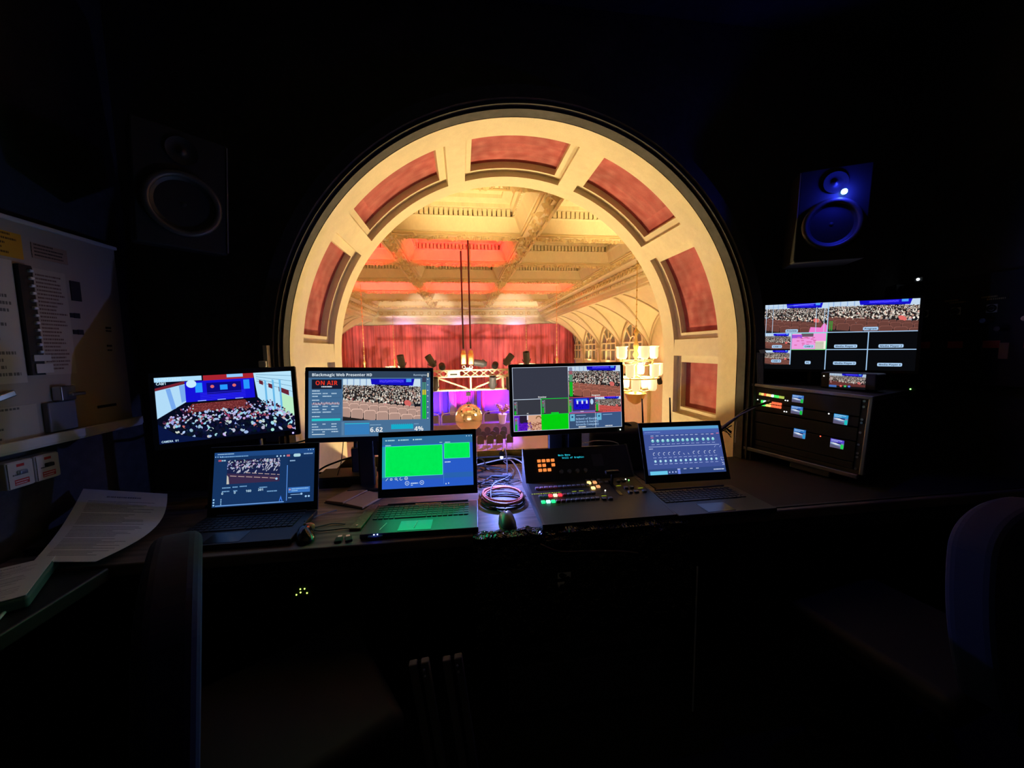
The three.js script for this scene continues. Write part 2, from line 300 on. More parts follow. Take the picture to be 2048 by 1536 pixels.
  for (const s of [-1, 1]) {
    const g = ceil;
    const P = [], U = [];
    for (let i = 0; i < NX; i++) for (let j = 0; j < NZ; j++) {
      const X = (k) => x0 + cx * Math.sin((k / NX) * Math.PI / 2), Z = (k) => -L / 2 + L * k / NZ;
      const a = pt(s, X(i), Z(j)), b = pt(s, X(i + 1), Z(j)), c = pt(s, X(i + 1), Z(j + 1)), d = pt(s, X(i), Z(j + 1));
      for (const p of s > 0 ? [a, b, c, a, c, d] : [a, c, b, a, d, c]) { P.push(...p); U.push(p[0], p[2]); }
    }
    let bay = new THREE.BufferGeometry(); bay.setAttribute('position', new THREE.Float32BufferAttribute(P, 3)); bay.setAttribute('uv', new THREE.Float32BufferAttribute(U, 2)); bay.computeVertexNormals();
    bay = toCreasedNormals(bay, 0.5);
    const ribs = [];
    for (const q of [-1, 1]) {
      const pts = []; for (let k = 0; k <= 20; k++) { const x = x0 + 0.02 + (cx - 0.04) * k / 20, r = (cove(x) - 1.34) / lunH(x); if (r < 1) pts.push([s * x, cove(x) - 0.01, q * half * Math.sqrt(1 - r * r)]); }
      if (pts.length > 2) ribs.push(tube(pts, 0.045, 20, 6));
    }
    const arch = []; for (let k = 0; k <= 20; k++) { const a = Math.PI * k / 20; arch.push([s * (HALL.hw - 0.05), 1.34 + 1.75 * Math.sin(a), half * Math.cos(a)]); }
    ribs.push(tube(arch, 0.07, 30, 6));
    const ribGeo = merge(ribs);
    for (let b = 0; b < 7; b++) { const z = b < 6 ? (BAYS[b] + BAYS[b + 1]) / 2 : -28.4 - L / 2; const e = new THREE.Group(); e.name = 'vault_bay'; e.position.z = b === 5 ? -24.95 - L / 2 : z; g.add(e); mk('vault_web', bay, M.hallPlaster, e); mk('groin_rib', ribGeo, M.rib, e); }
  }
}
// tracery windows in the vault lunettes of the hall wall
{
  let n = 1;
  for (const z of [-19.78, -23.22, -26.67, -30.0]) {
    const w = sgroup('window_' + n++, 'arched tracery window under the hall vault'); w.position.set(HALL.hw - 0.01, 1.34, z);
    const r = 1.3, sh = new THREE.Shape(); sh.moveTo(-r, -0.9); sh.lineTo(-r, 0.25); sh.absarc(0, 0.25, r, Math.PI, 0, true); sh.lineTo(r, -0.9); sh.closePath();
    const hole = new THREE.Path(), q = r - 0.16; hole.moveTo(-q, -0.78); hole.lineTo(-q, 0.25); hole.absarc(0, 0.25, q, Math.PI, 0, true); hole.lineTo(q, -0.78); hole.closePath();
    const fr = sh.clone(); fr.holes.push(hole);
    const T = (g) => g.applyMatrix4(new THREE.Matrix4().makeRotationY(-Math.PI / 2));
    mk('window_frame', T(ext(fr, 0.14, [0, 0, 0.0], [0, 0, 0], { curveSegments: 24 })), M.hallPlaster, w);
    // each pane a cell between the bars
    const bars = [];
    for (const x of [-0.4, 0.4]) bars.push(box(0.1, 1.1, 0.12, [x, -0.28, 0.06]));
    for (const y of [-0.12, 0.3]) bars.push(box(2 * q, 0.09, 0.12, [0, y, 0.06]));
    for (const a of [45, 90, 135]) bars.push(box(0.1, 0.76, 0.12, [0.75 * Math.cos(a * D), 0.3 + 0.75 * Math.sin(a * D), 0.06], [0, 0, (a - 90) * D]));
    bars.push(tor(0.36, 0.05, [0, 0.3, 0.06], [0, 0, 0], 16, Math.PI, 6));
    mk('tracery', T(merge(bars)), M.hallPlaster, w);
    for (const x of [-0.76, 0, 0.76]) for (const [y, h] of [[-0.46, 0.6], [0.09, 0.34]]) mk('pane', T(box(0.66, h, 0.02, [x, y, 0.03])), M.hallWindow, w);
    for (const a of [0, 45, 90, 135]) { const s2 = new THREE.Shape(); s2.absarc(0, 0, q - 0.01, (a + 4) * D, (a + 41) * D, false); s2.absarc(0, 0, 0.38, (a + 41) * D, (a + 4) * D, true); s2.closePath(); mk('pane', T(ext(s2, 0.02, [0, 0.3, 0.03], [0, 0, 0], { curveSegments: 8 })), M.hallWindow, w); }
  }
}
// far end: wall above the curtain, the curtain, the stage
struct('wall_hall_end', uvBox(box(2 * HALL.hw + 0.6, 2.6, 0.3, [0, 4.5, -31.15])), M.hallPlaster, 'pale end wall of the hall above the curtain');
struct('wall_stage_back', uvBox(box(2 * HALL.hw + 0.6, 11.8, 0.3, [0, 0.4, -35.6])), M.stageWall, 'back wall of the stage lit violet');
struct('wall_stage_left', uvBox(box(0.3, 11.8, 2.9, [-HALL.hw - 0.15, 0.4, -35.0])), M.stageWall, 'side wall of the stage');
struct('wall_stage_right', uvBox(box(0.3, 11.8, 2.9, [HALL.hw + 0.15, 0.4, -35.0])), M.stageWall, 'side wall of the stage');
struct('ceiling_stage', uvBox(box(2 * HALL.hw, 0.2, 5, [0, 5.9, -33.5])), M.blackMatt, 'dark ceiling over the stage');
{
  const NX = 420, NY = 10, X0 = -9.5, X1 = 9.5, P = [], U = [];
  const top = (x) => { const a = x; return a > 8.3 ? 3.42 - 1.9 * (1 - Math.sqrt(Math.max(0, 1 - ((a - 8.3) / 1.2) ** 2))) : 3.42 + 0.04 * Math.sin(x * 1.1); };
  const f = (x, t) => { const y = -1.86 + (top(x) + 1.86) * t, fold = 0.1 * Math.sin(x * 11 + 1.3 * Math.sin(x * 1.7)) + 0.05 * Math.sin(x * 27 + 2); return [x, y, -30.6 + fold * (1 - 0.5 * t)]; };
  for (let i = 0; i < NX; i++) for (let j = 0; j < NY; j++) {
    const q = [[i, j], [i + 1, j], [i + 1, j + 1], [i, j + 1]].map(([a, b]) => f(X0 + (X1 - X0) * a / NX, b / NY)), uvq = [[i, j], [i + 1, j], [i + 1, j + 1], [i, j + 1]].map(([a, b]) => [a / NX * 3, b / NY]);
    for (const k of [0, 1, 2, 0, 2, 3]) { P.push(...q[k]); U.push(...uvq[k]); }
  }
  let g = new THREE.BufferGeometry(); g.setAttribute('position', new THREE.Float32BufferAttribute(P, 3)); g.setAttribute('uv', new THREE.Float32BufferAttribute(U, 2)); g.computeVertexNormals(); g = toCreasedNormals(g, 1.2);
  const t = thing('stage_curtain', 'wide red pleated house curtain hanging above the stage', 'curtain');
  mk('curtain_cloth', g, M.curtain, t);
  mk('curtain_rail', box(19, 0.08, 0.1, [0, 3.3, -30.85]), M.blackMatt, t);
}
// ---------------------------------------------------------------- stage and rigging
struct('floor_stage', uvBox(box(2 * HALL.hw, 1.0, 6.6, [0, HALL.floor + 0.5, -32.2])), M.stageFloor, 'raised stage floor with a dark front');
{
  const t = thing('stage_drapes', 'pale pleated drapes at the back of the stage lit magenta', 'drapes', [0, -4.46, -34.6]);
  for (const [x0, x1] of [[-1.5, 1.3]]) {
    const sh = [], n = 120; for (let i = 0; i <= n; i++) sh.push([x0 + (x1 - x0) * i / n, 0.12 * Math.sin(i * 0.9)]);
    const s = poly([...sh, ...sh.slice().reverse().map(([x, y]) => [x, y - 0.03])]);
    mk('drape_cloth', ext(s, 3.4, [0, 3.4, 0], [Math.PI / 2, 0, 0]), M.white, t);
  }
  mk('drape_rail', box(3, 0.08, 0.08, [-0.1, 3.42, 0]), M.blackMatt, t);
}
for (const [x, l] of [[-2.0, 'pink stage column beside the drapes, away from the planter'], [1.8, 'pink stage column beside the drapes, behind the planter']]) {
  const c = thing('stage_column', l, 'column', [x, -4.46, -34.2]);
  mk('shaft', lathe([[0, 0], [0.22, 0], [0.24, 0.1], [0.18, 0.2], [0.16, 3.1], [0.2, 3.2], [0.24, 3.35], [0, 3.35]], 16), M.pink, c);
  mk('base', box(0.6, 0.16, 0.6, [0, 0.08, 0]), M.stageWall, c); mk('capital', box(0.6, 0.14, 0.6, [0, 3.4, 0]), M.stageWall, c);
}
{
  const c = thing('stage_doorway', 'pale open doorway with red lintel at the back of the stage', 'doorway', [-1.3, -4.46, -33.6]);
  mk('post', box(0.16, 2.2, 0.2, [-0.6, 1.1, 0]), M.pink, c); mk('post', box(0.16, 2.2, 0.2, [0.6, 1.1, 0]), M.cream, c); mk('lintel', box(1.6, 0.14, 0.26, [0, 2.27, 0]), M.red, c);
  mk('door_leaf', box(0.42, 2.1, 0.05, [0.28, 1.05, -0.05]), M.white, c);
}
for (const [z, y, x0, x1, l] of [[-29.1, -4.46, -4.6, -1.9, 'low grey stage barrier with rounded corners beside the doorway'], [-29.1, -4.46, -1.7, 1.0, 'low grey stage barrier with rounded corners behind the mirror ball'], [-29.1, -4.46, 1.6, 4.4, 'low grey stage barrier with rounded corners behind the planter']]) {
  const t = thing('stage_barrier', l, 'barrier', [(x0 + x1) / 2, y, z]);
  const w = x1 - x0;
  mk('panel', box(w - 0.1, 0.62, 0.03, [0, 0.45, 0]), M.grey, t);
  mk('rail', tube([[-w / 2, 0, 0], [-w / 2, 0.7, 0], [-w / 2 + 0.15, 0.86, 0], [w / 2 - 0.15, 0.86, 0], [w / 2, 0.7, 0], [w / 2, 0, 0]], 0.035, 40, 6), M.white, t);
}
{
  const t = thing('planter', 'tall white tapered planter with spreading magenta branches on the stage', 'planter', [3.02, -4.35, -28.6]);
  mk('pot', lathe([[0, 0], [0.2, 0], [0.24, 0.04], [0.33, 0.72], [0.37, 0.75], [0.34, 0.8], [0.29, 0.74], [0, 0.7]], 20), M.white, t);
  for (let k = 0; k < 9; k++) { const a = rr(0, 6.28), s = rr(0.25, 0.6), h = rr(0.7, 1.0); mk('branch', [tube([[0, 0.7, 0], [0.3 * s * Math.cos(a), 0.7 + h * 0.5, 0.3 * s * Math.sin(a)], [s * Math.cos(a), 0.72 + h, s * Math.sin(a)]], 0.03, 8, 5), ...Array.from({ length: 7 }, (_, q) => sph(0.1, 6, [s * (0.3 + q * 0.1) * Math.cos(a) + rr(-0.08, 0.08), 0.7 + h * (0.35 + q * 0.1), s * (0.3 + q * 0.1) * Math.sin(a) + rr(-0.08, 0.08)], [1, 0.5, 1]))], M.pink, t); }
  t.position.y = -4.46;
}
{
  let first = null;
  const build = () => {
    const t = thing('hall_chair', 'dark upholstered chair with rounded back in front of the stage', 'chair', [0, 0, 0], [0, 0, 0], 'chairs in front of the stage');
    mk('seat', rbox(0.46, 0.09, 0.46, 0.03, [0, 0.46, 0]), M.darkGrey, t);
    const s = new THREE.Shape(); s.moveTo(-0.23, 0.45); s.lineTo(-0.23, 0.82); s.absarc(0, 0.82, 0.23, Math.PI, 0, true); s.lineTo(0.23, 0.45); s.closePath();
    mk('backrest', ext(s, 0.06, [0, 0, 0.2], [0, 0, 0], { curveSegments: 10 }), M.darkGrey, t);
    for (const [x, z] of [[-0.2, -0.2], [0.2, -0.2], [-0.2, 0.2], [0.2, 0.2]]) mk('leg', cyl(0.018, 0.018, 0.44, 6, [x, 0.22, z]), M.steel, t);
    return t;
  };
  for (const [z, xs, row] of [[-27.6, [1.05, 1.75, 2.4, 3.0], 'in the row next to the stage'], [-26.2, [1.35, 2.05, 2.75], 'in the staggered middle row of three'], [-25.0, [1.1, 1.75, 2.4, 3.1], 'in the row farthest from the stage']]) for (const x of xs) {
    const label = 'dark chair with rounded back ' + row;
    if (!first) { first = build(); first.position.set(x, HALL.floor, z); first.userData.label = label; } else dup(first, [x, HALL.floor, z], null, label);
  }
}
// truss with hoists, lanterns and the mirror ball
{
  const t = thing('lighting_truss', 'yellow lattice lighting truss hanging across the hall', 'truss', [0.3, -0.14, -14]);
  const w = 8.6, x0 = -w / 2, bar = (a, b, r, name) => { const A1 = V(...a), B1 = V(...b), l = A1.distanceTo(B1), g = cyl(r, r, l, 6); const q = new THREE.Quaternion().setFromUnitVectors(V(0, 1, 0), B1.clone().sub(A1).normalize()); g.applyMatrix4(new THREE.Matrix4().compose(A1.add(B1).multiplyScalar(0.5), q, V(1, 1, 1))); return g; };
  for (const z of [-0.14, 0.14]) {
    for (const y of [0.74, 0.5]) mk('chord', rbox(w, 0.05, 0.05, 0.015, [0, y, z]), M.truss, t);
    mk('lower_chord', rbox(w, 0.06, 0.05, 0.015, [0, 0.0, z]), M.truss, t);
    const n = 26, lat = [];
    for (let i = 0; i < n; i++) { const a = x0 + w * i / n, b = x0 + w * (i + 1) / n; mk('lattice_bar', bar([a, 0.5, z], [b, 0.74, z], 0.014), M.truss, t); mk('lattice_bar', bar([a, 0.74, z], [b, 0.5, z], 0.014), M.truss, t); }
    for (let i = -3; i <= 3; i++) { mk('post', box(0.06, 0.46, 0.05, [i * 1.22, 0.25, z]), M.truss, t); if (i < 3) { const u = (i + 10) % 2 === 0; mk('brace', bar([i * 1.22, u ? 0.0 : 0.46, z], [(i + 1) * 1.22, u ? 0.46 : 0.0, z], 0.02), M.truss, t); } }
  }
  mk('sign_plate', box(0.45, 0.2, 0.02, [-0.62, 0.62, 0.18]), M.truss, t);
  mk('sign_slot', box(0.26, 0.06, 0.012, [-0.62, 0.6, 0.192]), M.blackMatt, t);
  mk('work_light', box(0.25, 0.08, 0.08, [-0.05, 0.8, 0.12]), glow(0.3, 0.9, 0.65, 1.0), t);
}
{
  const mkHoist = (x, z, topY, label) => {
    const t = thing('chain_hoist', label, 'hoist', [x, 0.62, z]);
    mk('motor', [rbox(0.2, 0.42, 0.2, 0.04, [0, 0.4, 0]), cyl(0.07, 0.09, 0.12, 10, [0, 0.66, 0])], M.brass, t);
    mk('hook', tor(0.06, 0.015, [0, 0.1, 0], [0, 0, 0], 12), M.steel, t);
    mk('lifting_cable', cyl(0.035, 0.035, topY - 1.4, 6, [0, 0.78 + (topY - 1.4) / 2, 0]), M.black, t);
  };
  mkHoist(0.06, -14.0, 4.95, 'brass chain hoist on a thin cable, above the truss work light');
  mkHoist(0.32, -13.6, 5.5, 'brass chain hoist on a thick black cable, beside the truss lanterns');
  const lan = (x, y, z, rz, label) => {
    const t = thing('stage_lantern', label, 'lantern', [x, y, z], [0.3, 0, rz]);
    mk('body', lathe([[0, -0.2], [0.09, -0.2], [0.13, -0.05], [0.13, 0.28], [0.11, 0.28], [0.1, 0.0], [0, 0]], 12), M.darkGrey, t);
    mk('yoke', tor(0.16, 0.015, [0, 0, 0], [0, 0, Math.PI], 12, Math.PI, 5), M.blackMatt, t);
  };
  lan(-1.12, 0.93, -14, 0.5, 'dark moving lantern on the truss beside the wide monitor');
  lan(1.72, 0.93, -14, -0.6, 'dark moving lantern on the truss beside the multiview monitor');
  lan(0.72, 0.84, -14, 1.4, 'dark lantern lying on the truss beside the hoists');
  lan(-1.0, 0.1, -13.6, 0, 'dark lantern hanging inside the truss beside the wide monitor');
  lan(1.1, 0.1, -13.6, 0, 'dark lantern hanging inside the truss beside its brace');
  lan(1.72, 0.05, -13.6, 0, 'dark lantern hanging inside the truss beside the multiview monitor');
  lan(-2.2, 0.93, -14, 0.1, 'dark lantern on the truss behind the wide monitor');
  lan(2.45, 0.98, -14, 0.1, 'dark lantern on the truss behind the multiview monitor');
  const b = thing('mirror_ball', 'large gold mirror ball hanging under the truss', 'mirror ball', [0.2, -1.2, -14]);
    const facets = new THREE.SphereGeometry(0.53, 44, 24); const fg = facets.toNonIndexed(); fg.computeVertexNormals();
  mk('ball', norm(fg), M.mirror, b);
  mk('ball_cap', cyl(0.06, 0.09, 0.07, 12, [0, 0.55, 0]), M.blackMatt, b);
  mk('ball_motor', box(0.17, 0.14, 0.14, [0, 0.9, 0]), M.blackMatt, b);
  mk('hanging_wire', cyl(0.012, 0.012, 0.6, 6, [0, 0.8, 0]), M.black, b);
}
// ---------------------------------------------------------------- chandeliers: brass arms and three tiers of glowing glass cups
{
  const build = (label) => {
    const t = thing('chandelier', label, 'chandelier', [5.4, 0.7, -11]);
    mk('stem', lathe([[0, -1.1], [0.03, -1.0], [0.05, -0.5], [0.13, -0.4], [0.06, -0.28], [0.04, 0.3], [0.1, 0.42], [0.05, 0.55], [0.09, 0.7], [0.05, 0.85], [0.03, 1.0], [0.09, 1.12], [0.02, 1.25], [0, 1.3]], 14), M.brass, t);
    mk('bowl', lathe([[0, -1.15], [0.08, -1.13], [0.22, -1.03], [0.3, -0.87], [0.32, -0.8], [0.3, -0.8], [0.2, -0.95], [0, -1.05]], 20), M.brass, t);
    mk('hanging_rod', [cyl(0.012, 0.012, 4.0, 6, [0, 3.1, 0]), ...Array.from({ length: 16 }, (_, k) => sph(0.028, 6, [0, 1.3 + k * 0.22, 0], [1, 1.5, 1]))], M.brass, t);
    const cup = lathe([[0.02, 0], [0.07, 0.0], [0.1, 0.05], [0.105, 0.2], [0.1, 0.27], [0.13, 0.31], [0.12, 0.31], [0.09, 0.27], [0.09, 0.06], [0.02, 0.02]], 16), bulb = lathe([[0.0, 0.02], [0.06, 0.05], [0.075, 0.12], [0.06, 0.2], [0, 0.24]], 12);
    for (const [n, r, y, off, ay] of [[5, 0.54, 0.3, 0.3, 0.2], [6, 0.72, -0.24, 0.15, -0.2], [5, 0.52, -0.68, 0.75, -0.6]]) for (let k = 0; k < n; k++) {
      const a = off + k * 2 * Math.PI / n, c = Math.cos(a), s = Math.sin(a);
      const arm = mk('arm', tube([[0, ay, 0], [r * 0.45 * c, ay - 0.12, r * 0.45 * s], [r * 0.85 * c, ay - 0.08, r * 0.85 * s], [r * c, y - 0.02, r * s]], 0.016, 12, 5), M.brass, t);
      const sh = mk('glass_lamp_shade', cup.clone().scale(1.25, 1.25, 1.25).translate(r * c, y, r * s), M.shade, t);
      mk('lamp_bulb', bulb.clone().scale(1.1, 1.25, 1.1).translate(r * c, y, r * s), M.bulb, sh);
    }
    mk('ring', [tor(0.5, 0.02, [0, 0.24, 0], [Math.PI / 2, 0, 0], 32), tor(0.68, 0.02, [0, -0.3, 0], [Math.PI / 2, 0, 0], 36), tor(0.32, 0.02, [0, -0.8, 0], [Math.PI / 2, 0, 0], 24)], M.brass, t);
    return t;
  };
  const first = build('brass chandelier with three tiers of glowing glass cups before the tracery windows');
  const all = [[first, 5.4, 0.7, -11]];
  for (const [x, y, z, l] of [[5.2, -0.35, -20, 'brass chandelier behind the multiview monitor, on the side of the tracery windows'], [5.0, -0.45, -28.6, 'brass chandelier before the curtain, on the side of the tracery windows'], [-5.4, 0.7, -11, 'brass chandelier hidden by the arch jamb'], [-5.0, -0.35, -20, 'brass chandelier behind the wide monitor, beside the arch jamb'], [-5.0, -0.45, -28.6, 'brass chandelier before the curtain, above the wide monitor']]) all.push([dup(first, [x, y, z], null, l), x, y, z]);
  for (const [o, x, y, z] of all) {
    o.userData.group = 'brass chandeliers hanging in the hall';
    const p = new THREE.PointLight(col(...WARM), o === first ? CHANDELIER * 2 : CHANDELIER, 0, 2); p.name = 'chandelier_lamp'; p.position.set(x, y - 0.02, z); p.castShadow = true; p.shadow.radius = 30; scene.add(p);
  }
}
// coloured lanterns where their beams come from, plus added warm and pale lamps
function parCan(label, pos, target, color, cd, angle, pen = 0.5) {
  const t = thing('par_can_light', label, 'stage light', pos);
  const dir = V(...target).sub(V(...pos)).normalize(), q = new THREE.Quaternion().setFromUnitVectors(V(0, 1, 0), dir); t.quaternion.copy(q);
  mk('can', lathe([[0, -0.3], [0.09, -0.3], [0.12, -0.22], [0.12, 0.02], [0.11, 0.02], [0.11, -0.2], [0, -0.2]], 16), M.blackMatt, t);
  mk('lamp_lens', cyl(0.108, 0.108, 0.01, 20, [0, -0.02, 0]), glow(...color, 3), t);
  const s = new THREE.SpotLight(col(...color), cd, 0, angle * D, pen, 2); s.name = 'par_can_beam'; s.position.set(...V(...pos).addScaledVector(dir, 0.03).toArray()); s.target.position.set(...target); s.castShadow = true; s.shadow.radius = 4; scene.add(s, s.target);
}
const FL = HALL.floor + 0.35;
const RED = [1, 0.012, 0.03];
parCan('red floor lantern aimed up at the middle ceiling coffer', [0, FL, -10.4], [0, 5.2, -13.4], RED, 1900, 12);
parCan('red floor lantern aimed up at the ceiling coffer by the side wall', [-4.1, FL, -10.4], [-4.1, 5.2, -13.4], RED, 1900, 12);
parCan('red floor lantern aimed up at the far ceiling coffers, by the arch jamb', [-4.1, FL, -17.2], [-4.1, 5.2, -20.4], RED, 2600, 12);
parCan('red floor lantern aimed up at the far ceiling coffers, under the mirror ball line', [0, FL, -17.2], [0, 5.2, -20.4], RED, 2600, 12);
parCan('red floor lantern aimed up at the far ceiling coffers, by the tracery windows', [4.1, FL, -17.2], [4.1, 5.2, -20.4], RED, 1500, 12);
for (const [x, l] of [[-3.4, 'added unseen warm uplight for the near coffers, away from the tracery windows'], [0.3, 'added unseen warm uplight for the near coffers, under the arch'], [4.0, 'added unseen warm uplight for the near coffers, towards the tracery windows']]) parCan(l, [x, -0.9, -5.6], [x * 1.1, 5.2, -9.6], WARM, ADDED_UPLIGHT, 18, 0.7);  // added lamps out of view that brighten the near coffers
for (const [x, tx, l] of [[-2.6, -5.2, 'added unseen warm spot aimed at the curtain, away from the tracery windows'], [0.3, 0.3, 'added unseen warm spot aimed at the middle of the curtain'], [3.2, 5.2, 'added unseen warm spot aimed at the curtain, towards the tracery windows']]) parCan(l, [x, -1.5, -4.9], [tx, 2.2, -30.6], [1, 0.86, 0.62], 1000, 9.0, 0.4);  // unseen spots put in to brighten curtain, truss and mirror ball
for (const [z, l] of [[-16.3, 'added warm uplight brightening the vault, on the arch side'], [-19.8, 'added warm uplight brightening the vault behind the large chandelier'], [-23.2, 'added warm uplight brightening the vault at the middle tracery window'], [-26.7, 'added warm uplight brightening the vault beside the curtain']]) parCan(l, [9.15, -0.1, z], [8.0, 3.4, z], WARM, 26, 62, 0.8);  // lamps added to brighten the side vault
for (const [x, l] of [[-0.75, 'pale uplight added on the truss to brighten the far ceiling, beside the sign plate'], [1.25, 'pale uplight added on the truss to brighten the far ceiling, beside the brace']]) parCan(l, [x, 0.79, -14.0], [x * 3.2, 4.5, -28.5], [1, 0.87, 0.78], 420, 10, 0.8);  // added among the lanterns to lift the far ceiling bays
parCan('violet lantern on the hall floor aimed at the chairs before the stage', [5.5, -1.8, -29.6], [1.6, -5.4, -27.0], [0.3, 0.1, 1], 450, 30, 0.8);
parCan('blue lantern on the stage floor aimed at its back wall, beside the doorway', [-4.6, -4.1, -31.8], [-2.6, -2.2, -35.4], [0.05, 0.01, 1], 700, 40);
parCan('blue lantern on the stage floor aimed at its back wall, beyond the planter', [5.2, -4.1, -31.8], [3.4, -2.2, -35.4], [0.08, 0.01, 1], 700, 40);
parCan('magenta lantern on the stage floor aimed at the drapes', [-0.3, -4.1, -31.8], [-0.2, -2.2, -34.6], [1, 0.015, 0.75], 100, 28);
parCan('red lantern on the stage floor beside the planter', [2.2, -4.1, -32.4], [2.5, -2.6, -35.4], [1, 0.02, 0.1], 60, 30);
for (const [x, l] of [[-4.5, 'violet lantern behind the curtain top, by the arch jamb side'], [0, 'violet lantern behind the curtain top, at its middle'], [4.5, 'violet lantern behind the curtain top, by the tracery windows']]) parCan(l, [x, 2.6, -30.86], [x, 5, -30.98], [0.45, 0.35, 1], 30, 62);
// ---------------------------------------------------------------- what the screens show
function canvasTex(w, h, draw) {
  const c = document.createElement('canvas'); c.width = w; c.height = h; const x = c.getContext('2d'); draw(x, w, h);
  const t = new THREE.CanvasTexture(c); t.colorSpace = THREE.SRGBColorSpace; return t;
}
const rgb = (r, g, b) => `rgb(${r | 0},${g | 0},${b | 0})`;
function clipRect(x, X, Y, W, H, f) { x.save(); x.beginPath(); x.rect(X, Y, W, H); x.clip(); x.translate(X, Y); f(W, H); x.restore(); }
// rows of seats with an audience before a blue stage
function audience(x, X, Y, W, H, seat = [168, 108, 92], lift = 1) {
  clipRect(x, X, Y, W, H, (w, h) => {
    x.fillStyle = '#0d0f14'; x.fillRect(0, 0, w, h);
    x.fillStyle = rgb(205 * lift, 228 * lift, 250 * lift); x.fillRect(0, 0, w * 0.4, h * 0.24); x.fillRect(w * 0.85, 0, w * 0.15, h * 0.3);
    x.fillStyle = rgb(150, 180, 225); for (let i = 0; i < 5; i++) x.fillRect(w * (0.05 + i * 0.08), 0, w * 0.012, h * 0.2);
    x.fillStyle = '#1510c8'; x.beginPath(); x.moveTo(w * 0.35, 0); x.lineTo(w * 0.92, 0); x.lineTo(w * 0.9, h * 0.17); x.lineTo(w * 0.36, h * 0.13); x.fill();
    x.fillStyle = '#3d33ff'; x.fillRect(w * 0.46, h * 0.02, w * 0.32, h * 0.07); x.fillStyle = '#4aa0ff'; x.fillRect(w * 0.81, 0, w * 0.07, h * 0.08);
    x.fillStyle = '#8f7dff'; for (let i = 0; i < 22; i++) x.fillRect(w * (0.47 + i * 0.014), h * rr(0.03, 0.08), w * 0.006, h * 0.012);
    x.fillStyle = '#d8e2ff'; for (let i = 0; i < 5; i++) x.fillRect(w * (0.38 + i * 0.1), h * (0.15 + i * 0.008), w * 0.06, h * 0.008);
    for (let r = 0; r < 16; r++) {
      const t = r / 15, y0 = h * (0.15 + 0.43 * Math.pow(t, 1.15)), sz = w * (0.007 + 0.017 * t), n = Math.round(w / (sz * 1.5));
      for (let i = 0; i < n; i++) {
        const xx = (i + rr(0, 1)) * w / n, yy = y0 + rr(-0.4, 0.4) * sz + h * 0.05 * (xx / w) * (1 - t), k = rnd(), d = rr(0.7, 1.15);
        x.fillStyle = k < 0.8 ? rgb(24 * d, 27 * d, 32 * d) : k < 0.93 ? rgb(150 * d, 145 * d, 150 * d) : rgb(170 * d, 90 * d, 95 * d);
        x.beginPath(); x.ellipse(xx, yy + sz * 1.3, sz * 0.95, sz * 1.25, 0, 0, 7); x.fill();
        const q = rnd(); x.fillStyle = q < 0.5 ? rgb(228 * d, 218 * d, 204 * d) : q < 0.66 ? rgb(205 * d, 165 * d, 145 * d) : rgb(60 * d, 48 * d, 44 * d);
        x.beginPath(); x.ellipse(xx, yy, sz * 0.52, sz * 0.68, rr(-0.4, 0.4), 0, 7); x.fill();
        if (rnd() < 0.3) { x.strokeStyle = rgb(220 * d, 205 * d, 190 * d); x.lineWidth = sz * 0.28; x.beginPath(); x.moveTo(xx, yy + sz); x.lineTo(xx + rr(-1, 1) * sz, yy + sz * 2.1); x.stroke(); }
      }
    }
    x.fillStyle = rgb(226, 110, 104); x.beginPath(); x.ellipse(w * 0.83, h * 0.6, w * 0.05, h * 0.07, 0.6, 0, 7); x.fill();
    for (let row = 0; row < 3; row++) {
      const n = [14, 9, 7][row], sw = w / n * 1.12, sh = h * [0.1, 0.15, 0.2][row];
      for (let i = 0; i <= n; i++) {
        const xx = (i - 0.35) * sw, yy = h * ([0.5, 0.56, 0.68][row] + i / n * [0.22, 0.24, 0.26][row]);
        x.fillStyle = rgb(seat[0] * 1.18 * lift, seat[1] * 1.2 * lift, seat[2] * 1.2 * lift); x.beginPath(); x.roundRect(xx, yy, sw * 0.94, sh * 1.3, sw * 0.2); x.fill();
        x.fillStyle = rgb(seat[0] * lift * 0.92, seat[1] * lift * 0.92, seat[2] * lift * 0.92); x.beginPath(); x.roundRect(xx + sw * 0.05, yy + sh * 0.1, sw * 0.86, sh * 1.3, sw * 0.18); x.fill();
      }
    }
    x.fillStyle = rgb(40, 34, 34); x.beginPath(); x.moveTo(0, h * 0.9); x.lineTo(w * 0.35, h); x.lineTo(0, h); x.fill();
  });
}
const bars = (x, X, Y, W, n, h, c) => { x.fillStyle = c; for (let i = 0; i < n; i++) x.fillRect(X, Y + i * h * 1.9, W * rr(0.4, 1), h); };
function smallText(x, X, Y, W, h, c) { x.fillStyle = c; let p = X; while (p < X + W) { const w = h * rr(0.4, 0.9); x.fillRect(p, Y, Math.min(w, X + W - p), h); p += w + h * rr(0.12, 0.35); } }

